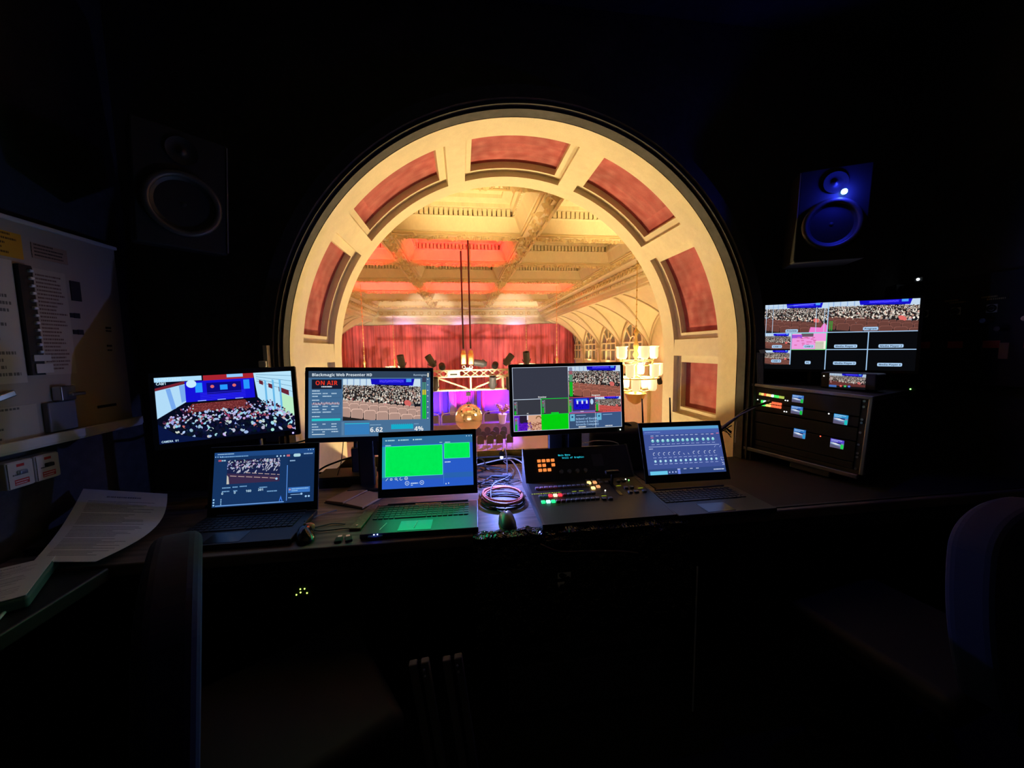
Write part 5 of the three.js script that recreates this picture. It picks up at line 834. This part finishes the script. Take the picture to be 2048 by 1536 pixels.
// ---------------------------------------------------------------- cream board, shelf and sockets on the side wall
{
  const X = BX[0], t = thing('wall_board', 'cream control board with printed lists, a black switch strip and a yellow notice', 'board', [X, 1.06, -1.3]);
  mk('panel', rbox(0.04, 0.715, 0.9, 0.006, [0.021, 0.36, 0.01]), M.boardCream, t);
  mk('top_rail', [rbox(0.05, 0.014, 0.9, 0.004, [0.026, 0.71, 0.01]), rbox(0.048, 0.006, 0.5, 0.002, [0.026, 0.69, 0.21])], M.cream, t);
  mk('shelf', [rbox(0.075, 0.02, 0.92, 0.005, [0.039, 0.0, 0.02]), rbox(0.012, 0.03, 0.92, 0.003, [0.073, 0.012, 0.02])], M.cream, t);
  mk('switch_strip', box(0.016, 0.35, 0.036, [0.048, 0.397, -0.097]), M.black, t);
  for (let k = 0; k < 12; k++) mk('switch', rbox(0.012, 0.009, 0.011, 0.003, [0.06, 0.555 - k * 0.0235, -0.106]), M.white, t);
  mk('strip_tag', box(0.004, 0.02, 0.05, [0.058, 0.277, -0.11]), M.cream, t); mk('strip_tag', box(0.004, 0.03, 0.05, [0.058, 0.243, -0.113]), M.cream, t);
  const words2 = (w, h, n, c, bg) => canvasTex(w, h, (x, W, H) => { x.fillStyle = bg; x.fillRect(0, 0, W, H); for (let i = 0; i < n; i++) smallText(x, W * 0.06, H * (0.05 + i * 0.92 / n), W * rr(0.5, 0.88), H * 0.4 / n, c); });
  const sheet = (y0, y1, z0, z1, tex, name = 'printed_sheet') => { const g = norm(new THREE.BoxGeometry(z1 - z0, y1 - y0, 0.002)).rotateY(Math.PI / 2).translate(0.0425, (y0 + y1) / 2, (z0 + z1) / 2); mk(name, g, std({ map: tex, roughness: 0.8 }), t); };
  sheet(0.59, 0.667, -0.11, 0.03, words2(256, 128, 5, '#5a3c08', '#d8a024'), 'yellow_notice');
  sheet(0.604, 0.653, -0.246, -0.136, words2(256, 110, 4, '#3a281c', '#a8896c'), 'brown_notice');
  sheet(0.2, 0.58, -0.075, 0.14, words2(256, 512, 16, '#6c6658', '#c8bfa6'));
  sheet(0.22, 0.57, -0.23, -0.13, words2(128, 512, 26, '#6a4c40', '#bcb096'));
  sheet(0.02, 0.13, -0.09, 0.25, words2(256, 128, 7, '#5c564a', '#bcb198'));
  for (const [y, z, h, w] of [[0.515, -0.262, 0.07, 0.035], [0.427, -0.256, 0.018, 0.02], [0.427, -0.238, 0.016, 0.014], [0.368, -0.262, 0.018, 0.02], [0.368, -0.243, 0.016, 0.014], [0.39, -0.372, 0.008, 0.02], [0.378, -0.372, 0.006, 0.02], [0.32, -0.368, 0.008, 0.018], [0.303, -0.368, 0.006, 0.016], [0.087, -0.33, 0.01, 0.075]]) mk('black_tag', box(0.003, h, w, [0.0425, y, z]), M.blackMatt, t);
  mk('door_latch', [rbox(0.03, 0.05, 0.05, 0.004, [0.056, 0.155, -0.165]), rbox(0.014, 0.012, 0.05, 0.004, [0.078, 0.15, -0.185])], M.steel, t);
  mk('switch_cover', rbox(0.02, 0.1, 0.09, 0.004, [0.05, 0.078, -0.151]), M.grey, t);
  mk('pen_clip', rbox(0.012, 0.02, 0.05, 0.004, [0.05, 0.165, -0.005], [0.3, 0, 0]), M.steel, t);
  let first = null;
  for (const [z, l] of [[-1.32, 'white wall switch box with red warning print under the shelf, away from the monitors'], [-1.397, 'white wall switch box with red warning print under the shelf, towards the monitors']]) {
    const s = thing('switch_box', l, 'switch box', [X, 0.935, z], [0, 0, 0], 'switch boxes under the shelf');
    mk('box_body', rbox(0.045, 0.085, 0.072, 0.005, [0.023, 0.043, 0]), M.cream, s);
    const tx = canvasTex(128, 128, (x, W, H) => { x.fillStyle = '#c9c0aa'; x.fillRect(0, 0, W, H); x.fillStyle = '#c22a20'; x.fillRect(26, 88, 76, 28); x.fillRect(44, 10, 40, 14); smallText(x, 30, 94, 68, 6, '#e8d8c8'); smallText(x, 30, 106, 60, 6, '#e8d8c8'); smallText(x, 20, 60, 80, 7, '#3a352c'); });
    mk('warning_plate', norm(new THREE.BoxGeometry(0.066, 0.078, 0.002)).rotateY(Math.PI / 2).translate(0.0465, 0.043, 0), std({ map: tx, roughness: 0.7 }), s);
    mk('rocker', rbox(0.014, 0.012, 0.022, 0.003, [0.05, 0.05, 0]), z > -1.35 ? M.steel : M.blackMatt, s);
  }
}
// ---------------------------------------------------------------- papers on the side wing
{
  const words3 = canvasTex(512, 724, (x, W, H) => { x.fillStyle = '#f2f2f2'; x.fillRect(0, 0, W, H); smallText(x, W * 0.3, 60, 200, 14, '#8a8a90'); for (let i = 0; i < 40; i++) { if (i % 9 === 8) continue; smallText(x, 60, 110 + i * 14, W * rr(0.45, 0.78), 6, '#8c8c92'); } });
  const pm = std({ map: words3, roughness: 0.9 });
  const c = [V(-1.375, 0.862, -1.50), V(-1.13, 0.812, -1.535), V(-1.06, 0.752, -1.165), V(-1.235, 0.756, -1.185)], n = 14, P = [], U = [];
  const f = (u, v) => { const p = c[0].clone().multiplyScalar((1 - u) * (1 - v)).addScaledVector(c[1], u * (1 - v)).addScaledVector(c[2], u * v).addScaledVector(c[3], (1 - u) * v); const b = Math.sin(Math.PI * v); p.x += u * b * 0.055; p.y += -b * 0.018 + u * b * 0.0; p.y = Math.max(p.y, DESK + 0.004); return p; };
  for (let i = 0; i < n; i++) for (let j = 0; j < n; j++) { const q = [[i, j], [i, j + 1], [i + 1, j + 1], [i + 1, j]].map(([a, b]) => [f(a / n, b / n), a / n, 1 - b / n]); for (const k of [0, 1, 2, 0, 2, 3]) { P.push(...q[k][0].toArray()); U.push(q[k][1], q[k][2]); } }
  const g = new THREE.BufferGeometry(); g.setAttribute('position', new THREE.Float32BufferAttribute(P, 3)); g.setAttribute('uv', new THREE.Float32BufferAttribute(U, 2)); g.computeVertexNormals();
  const back = g.clone(); { const p = back.attributes.position, nn = back.attributes.normal; for (let i = 0; i < p.count; i += 3) { for (let k = 0; k < 3; k++) p.setXYZ(i + k, p.getX(i + k) - nn.getX(i + k) * 0.0006, p.getY(i + k) - nn.getY(i + k) * 0.0006, p.getZ(i + k) - nn.getZ(i + k) * 0.0006); } }
  tag(mk('paper_sheet', [g, back], pm), 'curled white printed sheet propped on the side desk under the cream board', 'paper');
  const prop = thing('ring_binder', 'dark ring binder lying under the curled printed sheet', 'binder', [-1.29, DESK, -1.42], [0, 0.25, 0]);
  mk('cover', rbox(0.2, 0.026, 0.24, 0.006, [0, 0.014, 0]), M.blackMatt, prop); mk('spine_label', box(0.1, 0.018, 0.001, [0, 0.014, 0.121]), M.darkGrey, prop);
  const np = thing('notepad', 'thick notepad with a white page and green edge on the side desk', 'notepad', [-1.22, DESK, -1.06], [0, 0.55, 0]);
  mk('cover', rbox(0.2, 0.03, 0.24, 0.008, [0, 0.016, 0]), std({ color: col(0.06, 0.16, 0.13), roughness: 0.6 }), np); mk('page', box(0.19, 0.002, 0.23, [0, 0.033, 0]), pm, np);
  const pn = thing('pen', 'pale pen lying near the edge of the side desk', 'pen', [-1.0 - 0.1, DESK + 0.001, -0.98], [0, 0.5, 0]);
  mk('barrel', cyl(0.004, 0.004, 0.12, 8, [0, 0.005, 0], [Math.PI / 2, 0, 0]), M.white, pn); mk('tip', cyl(0.004, 0.001, 0.012, 8, [0, 0.005, 0.066], [Math.PI / 2, 0, 0]), M.blackMatt, pn);
}
// ---------------------------------------------------------------- small things on the desk
function mouse(label, pos, yaw, mat, highlight) {
  const t = thing('computer_mouse', label, 'mouse', pos, [0, yaw, 0]);
  const g = new THREE.SphereGeometry(1, 28, 16), p = g.attributes.position;
  for (let i = 0; i < p.count; i++) { let x = p.getX(i), y = p.getY(i), z = p.getZ(i); const wv = 0.033 * (1 - 0.16 * Math.cos(z * 2.6)); p.setXYZ(i, x * wv, y < 0 ? y * 0.004 + 0.004 : 0.004 + y * 0.034 * (1 - 0.25 * z * (z < 0 ? 0.4 : 0.9)), z * 0.056); }
  g.computeVertexNormals();
  mk('shell', norm(g), mat, t);
  mk('button_gap', box(0.0016, 0.02, 0.04, [0, 0.026, -0.03], [0.35, 0, 0]), M.blackGloss, t);
  mk('wheel', cyl(0.009, 0.009, 0.007, 14, [0, 0.033, -0.026], [0, 0, Math.PI / 2]), M.rubber, t);
  if (highlight) mk('painted_highlight', sph(0.5, 12, [0.012, 0.018, -0.04], [0.04, 0.03, 0.03]), highlight, t);  // coloured blob paints a highlight onto the glossy shell
}
mouse('glossy black mouse with a painted orange accent beside the browser laptop', [-0.534, DESK, -1.265], 0.4, M.blackGloss, std({ color: col(0.6, 0.14, 0.06), roughness: 0.3 }));
mouse('dark wired mouse before the coiled orange cable', [0.144, DESK, -1.262], 0.05, std({ color: col(0.09, 0.085, 0.09), roughness: 0.35 }));
{
  const nb = thing('open_notebook', 'small open notebook with brown pages between the two laptops', 'notebook', [-0.455, DESK, -1.575], [0, -0.5, 0]);
  mk('page_block', rbox(0.095, 0.012, 0.14, 0.003, [-0.05, 0.007, 0], [0, 0, 0.05]), M.tan, nb); mk('page_block', rbox(0.095, 0.01, 0.14, 0.003, [0.05, 0.006, 0], [0, 0, -0.04]), M.tan, nb); mk('cover', box(0.2, 0.002, 0.146, [0, 0.0012, 0]), M.blackMatt, nb);
  const pl = thing('wooden_batten', 'reddish wooden batten lying beside the green slide laptop', 'batten', [-0.372, DESK, -1.39], [0, -0.12, 0]);
  mk('strip', rbox(0.04, 0.008, 0.2, 0.002, [0, 0.005, 0]), std({ map: woodTex, color: col(1.6, 1.0, 0.8), roughness: 0.6 }), pl); mk('screw', cyl(0.004, 0.004, 0.002, 10, [0, 0.01, 0.08]), M.steel, pl);
  for (const [x, r, l] of [[-0.418, 0.1, 'tiny silver memory stick at the desk edge, towards the glossy mouse'], [-0.39, 0.35, 'tiny silver memory stick at the desk edge, towards the blue light hub']]) { const u = thing('memory_stick', l, 'memory stick', [x, DESK, -1.238], [0, r, 0]); mk('body', rbox(0.022, 0.007, 0.03, 0.002, [0, 0.004, 0.012]), M.blackMatt, u); mk('plug', box(0.012, 0.0045, 0.014, [0, 0.004, -0.009]), M.steel, u); }
  const hub = thing('light_hub', 'small hub with two blue lights under the green slide laptop edge', 'hub', [-0.298, DESK, -1.222]);
  mk('case', rbox(0.05, 0.014, 0.03, 0.004, [0, 0.008, 0]), M.blackMatt, hub);
  for (const x of [-0.005, 0.006]) mk('led', sph(0.0022, 8, [x, 0.0155, 0.004]), glow(0.5, 0.6, 1, 8), hub);
  const hl = new THREE.PointLight(col(0.05, 0.1, 1), 0.0012, 0, 2); hl.name = 'hub_led'; hl.position.set(0, 0.024, 0.014); hl.castShadow = true; hl.shadow.radius = 0.2; hub.add(hl);
  const bx = thing('stand_box', 'low dark box behind the browser laptop carrying the power brick', 'box', [-0.555, DESK, -1.80]);
  mk('carton', rbox(0.24, 0.05, 0.14, 0.004, [0, 0.025, 0]), M.blackMatt, bx); mk('lid_edge', box(0.242, 0.004, 0.142, [0, 0.042, 0]), M.darkGrey, bx);
  const br = thing('power_brick', 'black power brick standing on the low dark box', 'power supply', [-0.5, DESK + 0.05, -1.81], [0, 0.2, 0]);
  mk('case', rbox(0.065, 0.115, 0.04, 0.006, [0, 0.058, 0]), M.black, br); mk('plug', [cyl(0.008, 0.01, 0.04, 8, [-0.012, 0.13, 0]), cyl(0.006, 0.008, 0.05, 8, [0.012, 0.135, 0])], M.blackMatt, br);
  const bag = thing('equipment_bag', 'black equipment bag behind the vision mixer with a white cord on it', 'bag', [0.775, DESK, -1.80]);
  mk('body', rbox(0.33, 0.215, 0.19, 0.03, [0, 0.108, 0], [0, 0, 0.015], 4), M.blackMatt, bag); mk('handle', tube([[-0.08, 0.2, 0.02], [-0.06, 0.225, 0.03], [0.06, 0.225, 0.03], [0.08, 0.2, 0.02]], 0.008, 20, 6), M.blackMatt, bag);
  tag(mk('white_cord', tube([[0.555, 0.905, -1.705], [0.575, 0.885, -1.7], [0.63, 0.893, -1.695], [0.72, 0.885, -1.69], [0.75, 0.87, -1.69], [0.6, 0.868, -1.69], [0.5, 0.862, -1.7], [0.44, 0.83, -1.7]], 0.0022, 60, 6), M.white), 'thin white cord looping over the equipment bag', 'cord');
  const rt = thing('wireless_router', 'flat black router with two upright aerials behind the audio mixer laptop', 'router', [1.07, DESK, -1.87]);
  mk('case', rbox(0.24, 0.035, 0.13, 0.008, [0, 0.02, 0]), M.blackMatt, rt);
  for (const [x, l] of [[-0.085, -0.06], [0.078, -0.05]]) mk('aerial', [cyl(0.004, 0.007, 0.27, 8, [x, 0.2, -0.04], [0, 0, -l]), cyl(0.009, 0.009, 0.035, 10, [x - 0.008, 0.06, -0.04])], M.black, rt);
  const tp = thing('tape_strip', 'strip of mottled white tape on the arch moulding beside the rack', 'tape', [1.552, 1.11, -1.7525]);
  mk('tape', box(0.036, 0.195, 0.002, [0, 0.098, 0.0], [0, 0, 0.06]), std({ map: boothTex, color: col(0.8, 0.78, 0.7), roughness: 0.9 }), tp); mk('peeled_end', box(0.034, 0.02, 0.002, [0.004, 0.2, 0.006], [-0.5, 0, 0.06]), M.cream, tp);
  const cl = thing('cable_clamp', 'small white clamp fixed above the packed hall monitor', 'clamp', [-0.85, 1.275, -1.725]);
  mk('jaw', rbox(0.03, 0.028, 0.02, 0.005, [0, 0.02, 0]), M.white, cl); mk('post', box(0.016, 0.1, 0.026, [0.01, 0.05, -0.016]), M.cream, cl);
}
// gooseneck lamp that shines over the desk
{
  const t = thing('gooseneck_lamp', 'small gooseneck lamp with a bright bluish light among the desk cables', 'lamp', [0.2, DESK, -1.72]);
  mk('base', rbox(0.045, 0.02, 0.04, 0.006, [0, 0.011, 0]), M.grey, t); mk('neck', tube([[0, 0.02, 0], [0, 0.1, -0.01], [-0.015, 0.155, 0.03], [-0.036, 0.15, 0.105]], 0.003, 24, 6), M.steel, t);
  mk('lamp_head', cyl(0.012, 0.008, 0.03, 12, [-0.037, 0.15, 0.108], [1.2, 0, 0]), M.blackMatt, t);
  mk('led_lamp', sph(0.007, 12, [-0.038, 0.14, 0.122]), glow(0.75, 0.85, 1, 6), t);
  const p = new THREE.PointLight(col(0.18, 0.26, 1), 0.75, 0, 2); p.name = 'gooseneck_light'; p.position.set(-0.038, 0.14, 0.122); p.castShadow = true; p.shadow.radius = 0.35; t.add(p);
}
// cables
const cable = (label, pts, r, mat, group) => tag(mk('cable', tube(pts, r, 50, 6), mat), label, 'cable', group);
{
  const coil = (label, name, cx, cz, rx, rz, n, r, mat, y0) => {
    const pts = []; for (let i = 0; i <= n * 16; i++) { const a = i / 16 * 2 * Math.PI, k = 1 + 0.1 * Math.sin(i * 0.21) + 0.05 * Math.sin(i * 0.57); pts.push([cx + rx * k * Math.cos(a), DESK + r + y0 + 0.006 * (i / 16) * 0.5 + 0.004 * Math.sin(a * 1.7), cz + rz * k * Math.sin(a + 0.1)]); }
    tag(mk(name, norm(new THREE.TubeGeometry(new THREE.CatmullRomCurve3(pts.map((p) => V(...p))), n * 28, r, 6)), mat), label, 'cable');
  };
  coil('coiled orange cable on the desk between the laptop and the mixer', 'cable_coil', 0.15, -1.47, 0.078, 0.085, 3, 0.0045, M.orangeCable, 0.012);
  coil('coiled black cable lying under the orange coil', 'cable_coil', 0.148, -1.44, 0.085, 0.07, 3, 0.003, M.black, 0);
  coil('coiled blue grey cable around the orange coil', 'cable_coil', 0.152, -1.50, 0.088, 0.1, 2, 0.0024, M.darkGrey, 0.004);
  const y = DESK + 0.004;
  cable('thin grey mouse cable running from the wired mouse to the desk lamp', [[0.144, y + 0.01, -1.318], [0.12, y, -1.36], [0.1, y + 0.02, -1.45], [0.12, y + 0.03, -1.56], [0.19, y + 0.02, -1.66], [0.24, y + 0.01, -1.78], [0.2, y + 0.03, -1.88]], 0.0025, M.grey);
  cable('black cable arching behind the desk lamp to the vision mixer', [[0.205, y + 0.03, -1.89], [0.23, y + 0.05, -1.83], [0.255, y + 0.03, -1.72], [0.262, y, -1.64]], 0.0035, M.grey);
  cable('thick black cable along the sill between the monitors', [[-0.1, DESK + 0.05, -1.93], [0.05, DESK + 0.045, -1.94], [0.25, DESK + 0.04, -1.94], [0.42, DESK + 0.02, -1.92], [0.5, DESK + 0.03, -1.88]], 0.006, M.black);
  cable('black cable looping over the sill beside the green slide laptop', [[0.02, DESK + 0.03, -1.9], [0.07, DESK + 0.045, -1.93], [0.1, DESK + 0.03, -1.91], [0.1, DESK + 0.005, -1.86], [0.05, DESK + 0.004, -1.8]], 0.005, M.black);
  cable('white cable crossing behind the desk lamp', [[0.0, y + 0.012, -1.86], [0.1, y + 0.02, -1.9], [0.25, y + 0.035, -1.91], [0.3, y + 0.02, -1.86], [0.32, y, -1.78]], 0.004, M.cream);
  const zone = 'loose black cables heaped behind the green slide laptop';
  for (let k = 0; k < 9; k++) { const x = rr(0.03, 0.2), z = rr(-1.86, -1.62), pts = []; for (let i = 0; i < 6; i++) pts.push([x + rr(-0.09, 0.09) * (i ? 1 : 0), y + rr(0, 0.02), z + rr(-0.07, 0.07)]); cable('loose black cable in the heap behind the green slide laptop', pts.map(([a, b, c]) => [Math.min(0.25, Math.max(0.0, a)), b, c]), rr(0.002, 0.004), k % 3 ? M.black : M.darkGrey, zone); }
  const zone2 = 'loose black cables behind the browser laptop';
  cable('black cable arching from the power brick across the cream jamb', [[-0.51, DESK + 0.17, -1.81], [-0.52, DESK + 0.12, -1.84], [-0.6, DESK + 0.09, -1.86], [-0.68, DESK + 0.06, -1.86], [-0.74, DESK + 0.02, -1.84]], 0.005, M.black);
  cable('black cable hanging from the ON AIR monitor to the power brick', [[-0.46, 0.95, -1.72], [-0.47, 0.92, -1.77], [-0.49, 0.91, -1.81]], 0.005, M.black);
  cable('thin black cable dangling below the ON AIR monitor', [[-0.53, 0.97, -1.7], [-0.55, 0.9, -1.74], [-0.57, 0.82, -1.76], [-0.58, 0.78, -1.74]], 0.0018, M.black);
  cable('black cable running from the packed hall monitor to the ON AIR monitor', [[-0.9, 0.95, -1.66], [-0.8, 0.935, -1.72], [-0.7, 0.945, -1.78], [-0.6, 0.97, -1.74]], 0.004, M.black);
  for (let k = 0; k < 6; k++) cable('loose black cable heaped behind the browser laptop', [[-0.72 + rr(-0.03, 0.03), y, -1.7 + rr(-0.08, 0)], [-0.7, y + rr(0.03, 0.1), -1.78], [-0.74, y + rr(0.0, 0.08), -1.83], [-0.66, y + rr(0, 0.05), -1.84], [-0.66 + rr(-0.03, 0.03), y, -1.76]], rr(0.002, 0.004), M.black, zone2);
  cable('pale charging cable winding between the browser laptop and the notebook', [[-0.5, y, -1.47], [-0.56, y, -1.42], [-0.58, y, -1.36], [-0.54, y, -1.33], [-0.48, y, -1.35], [-0.43, y, -1.34]], 0.0022, M.grey);
  cable('thin black cable along the desk before the notebook', [[-0.54, y, -1.32], [-0.5, y, -1.3], [-0.42, y, -1.305], [-0.38, y, -1.3]], 0.002, M.black);
  cable('black cable rising from the audio mixer laptop into the rack', [[1.13, DESK + 0.02, -1.62], [1.2, DESK + 0.14, -1.66], [1.33, DESK + 0.22, -1.69], [1.47, DESK + 0.29, -1.72], [1.56, DESK + 0.33, -1.68]], 0.006, M.black);
  cable('thin steel cable rising beside the black cable into the rack', [[1.14, DESK + 0.03, -1.64], [1.22, DESK + 0.15, -1.68], [1.35, DESK + 0.235, -1.7], [1.5, DESK + 0.3, -1.71], [1.6, DESK + 0.36, -1.68]], 0.0035, M.dullSteel);
  for (let k = 0; k < 5; k++) cable('loose black cable beside the rack foot', [[1.3, y + rr(0, 0.04), -1.72], [1.32 + rr(0, 0.04), y + rr(0.06, 0.16), -1.78], [1.4, y + rr(0.1, 0.2), -1.83], [1.47, y + rr(0.1, 0.2), -1.84]], rr(0.002, 0.004), M.black, 'loose black cables beside the rack');
}
// crumpled black plastic over the desk edge
{
  const n = 60, m = 36, P = [], U = [];
  const f = (i, j) => { const u = i / n, v = j / m, x = 0.02 + 0.76 * u, s = v * 0.42; let y, z; if (s < 0.03) { y = DESK + 0.004; z = -1.205 + s; } else { y = DESK + 0.004 - (s - 0.03) * 0.96; z = -1.175 + 0.03 * Math.sin((s - 0.03) * 6); } const q = noise.noise(x * 22, s * 24, 3) * 0.016 + noise.noise(x * 60, s * 60, 7) * 0.006; return [x, y + Math.max(0, q) * (s < 0.03 ? 1 : 0.4), z + (s < 0.03 ? 0.0 : 0.012 + q)]; };
  for (let i = 0; i < n; i++) for (let j = 0; j < m; j++) { const q = [[i, j], [i, j + 1], [i + 1, j + 1], [i + 1, j]].map(([a, b]) => [f(a, b), a / n * 3, b / m * 2]); for (const k of [0, 1, 2, 0, 2, 3]) { P.push(...q[k][0]); U.push(q[k][1], q[k][2]); } }
  const g = new THREE.BufferGeometry(); g.setAttribute('position', new THREE.Float32BufferAttribute(P, 3)); g.setAttribute('uv', new THREE.Float32BufferAttribute(U, 2)); g.computeVertexNormals();
  tag(mk('plastic_sheet', g, M.plastic), 'crumpled shiny black plastic sheet hanging over the desk edge', 'plastic sheet');
  cable('thin pale cord lying across the black plastic sheet', [[0.24, 0.7, -1.145], [0.3, 0.672, -1.143], [0.4, 0.663, -1.143], [0.52, 0.652, -1.142], [0.58, 0.64, -1.142]], 0.002, M.tan);
}
// ---------------------------------------------------------------- under and before the desk
{
  const u = thing('drawer_unit', 'dark drawer unit under the desk with two white stickers', 'drawer unit', [0.42, 0, -1.36]);
  mk('carcass', rbox(0.62, 0.64, 0.28, 0.006, [0, 0.32, 0]), M.blackMatt, u);
  for (const y of [0.12, 0.34, 0.535]) mk('drawer', rbox(0.58, 0.18, 0.012, 0.003, [0, y, 0.144]), M.darkGrey, u);
  const w2 = thing('warning_sticker', 'white sticker with black mark on the hanging plastic, above its twin', 'sticker', [0.318, 0.578, -1.138]); mk('sticker_paper', box(0.045, 0.02, 0.001, [0, 0.01, 0]), M.white, w2); mk('black_mark', box(0.012, 0.005, 0.0012, [0.002, 0.01, 0.0006]), M.blackMatt, w2);
  const w3 = thing('warning_sticker', 'white sticker with black mark on the hanging plastic, below its twin', 'sticker', [0.318, 0.545, -1.138]); mk('sticker_paper', box(0.045, 0.02, 0.001, [0, 0.01, 0]), M.white, w3); mk('black_mark', box(0.012, 0.01, 0.0012, [-0.008, 0.007, 0.0006]), M.blackMatt, w3);
  const p1 = thing('backup_battery', 'black backup battery on the floor with five green lights', 'battery', [-0.66, 0, -1.6]);
  mk('case', rbox(0.17, 0.43, 0.2, 0.01, [0, 0.216, 0]), M.blackMatt, p1);
  for (const [x, y] of [[-0.006, 0.4], [0.01, 0.4], [-0.006, 0.386], [-0.022, 0.378], [0.018, 0.381]]) mk('led', sph(0.0028, 8, [x, y, 0.1]), glow(0.55, 1, 0.1, 5), p1);
  const p2 = thing('computer_tower', 'black computer tower under the desk with painted reflections down its front', 'computer', [-0.34, 0, -1.6]);
  mk('case', rbox(0.19, 0.5, 0.32, 0.008, [0, 0.251, 0]), M.blackMatt, p2); mk('reflection_strip', box(0.003, 0.05, 0.003, [0.045, 0.45, 0.161]), M.steel, p2);
  for (const y of [0.415, 0.38]) mk('led', sph(0.0028, 8, [0.043, y, 0.16]), glow(0.8, 0.9, 0.75, 3), p2);  // strip and glowing dots stand in for reflections along a vertical cable
  const bar = (x, l) => { const t = thing('slotted_upright', l, 'upright', [x, 0, -0.99], [0.05, 0, 0.1]); for (const s of [-1, 1]) mk('rail', rbox(0.022, 0.5, 0.02, 0.004, [s * 0.016, 0.25, 0]), M.grey, t); mk('web', box(0.02, 0.49, 0.004, [0, 0.25, -0.006]), M.blackMatt, t); for (const y of [0.48, 0.46]) mk('bolt', sph(0.004, 8, [0.012, y, 0.012]), M.steel, t); };
  bar(-0.09, 'grey slotted steel upright leaning under the desk, the shorter looking one'); bar(0.0, 'grey slotted steel upright leaning under the desk, beside the drawer unit');
  const st = thing('stand_pole', 'thin stand pole before the desk, painted white for its highlight', 'stand', [0.80, 0, -1.14]);
  mk('pole', cyl(0.003, 0.003, 0.56, 8, [0, 0.29, 0]), M.white, st); mk('foot', cyl(0.05, 0.06, 0.012, 20, [0, 0.007, 0]), M.blackMatt, st);  // white colour stands in for the highlight on a metal pole
  const ex = thing('power_strip', 'black power strip on the floor with a blue and an orange light', 'power strip', [1.62, 0, -1.46], [0, 0.05, 0]);
  mk('case', rbox(0.3, 0.1, 0.08, 0.01, [0, 0.051, 0]), M.blackMatt, ex);
  mk('led', sph(0.004, 8, [-0.09, 0.098, 0.036]), glow(0.2, 0.4, 1, 4), ex); mk('led', sph(0.004, 8, [0.085, 0.09, 0.04]), glow(0.25, 0.1, 1, 4), ex); mk('led', sph(0.003, 8, [0.094, 0.088, 0.04]), glow(1, 0.45, 0.2, 4), ex);
}
function officeChair(label, pos, yaw) {
  const t = thing('office_chair', label, 'chair', pos, [0, yaw, 0]); t.scale.setScalar(0.92);
  const s = new THREE.Shape(); s.moveTo(-0.17, 0); s.quadraticCurveTo(-0.24, 0.2, -0.2, 0.38); s.quadraticCurveTo(-0.17, 0.46, 0, 0.46); s.quadraticCurveTo(0.17, 0.46, 0.2, 0.38); s.quadraticCurveTo(0.24, 0.2, 0.17, 0); s.quadraticCurveTo(0, -0.03, -0.17, 0);
  mk('backrest', ext(s, 0.05, [0, 0.53, 0.2], [-0.08, 0, 0], { bevelEnabled: true, bevelThickness: 0.025, bevelSize: 0.025, bevelSegments: 4, curveSegments: 16 }), M.blueLitFabric, t);
  mk('seat', rbox(0.48, 0.09, 0.46, 0.035, [0, 0.45, -0.02], [0, 0, 0], 4), M.cabinet, t);
  mk('back_post', rbox(0.06, 0.3, 0.02, 0.006, [0, 0.52, 0.25]), M.blackMatt, t);
  mk('gas_column', cyl(0.025, 0.03, 0.3, 12, [0, 0.26, 0]), M.blackMatt, t);
  for (let k = 0; k < 5; k++) { const a = k * 72 * D; mk('foot', [box(0.26, 0.03, 0.04, [0.13 * Math.cos(a), 0.1, -0.13 * Math.sin(a)], [0, a, 0]), sph(0.028, 10, [0.25 * Math.cos(a), 0.029, -0.25 * Math.sin(a)])], M.blackMatt, t); }
}
officeChair('office chair tinted with painted blue light, turned sideways beside the side desk', [-0.47, 0, -0.93], -58 * D);
officeChair('office chair tinted with painted blue light, facing the desk near the equipment rack', [1.36, 0, -0.9], 10 * D);
// added floodlights, unseen below the arch, that brighten its soffit from the hall side
for (const [sx, tx, l] of [[1.3, A.x - A.R, 'added unseen warm floodlight below the arch, towards the tracery windows'], [-0.6, A.x + A.R, 'added unseen warm floodlight below the arch, away from the tracery windows']]) {
  const pos = V(sx, -0.8, -5.2), target = V(tx, 1.25, -2.2), dir = target.clone().sub(pos).normalize();
  const t = thing('added_flood_light', l, 'floodlight', pos.toArray()); t.lookAt(target);
  mk('housing', rbox(0.34, 0.24, 0.14, 0.02, [0, 0, -0.09]), M.blackMatt, t);
  mk('lamp_lens', box(0.3, 0.2, 0.01, [0, 0, -0.016]), glow(1, 0.8, 0.46, 4), t);
  mk('yoke', box(0.03, 0.3, 0.03, [0.2, -0.15, -0.09]), M.blackMatt, t);
  mk('stand', cyl(0.02, 0.02, 4.4, 8, [0, 0, 0]).applyMatrix4(new THREE.Matrix4().makeRotationFromQuaternion(t.quaternion.clone().invert())).translate(...V(0, -2.3, 0).applyQuaternion(t.quaternion.clone().invert()).toArray()), M.blackMatt, t);
  const p = new THREE.SpotLight(col(...WARM), ADDED_FLOOD, 0, 42 * D, 1, 2); p.name = 'added_flood_light_beam'; p.position.copy(pos).addScaledVector(dir, 0.03); p.target.position.copy(target); p.castShadow = true; p.shadow.radius = 8; scene.add(p, p.target);
}

renderer.render(scene, camera);
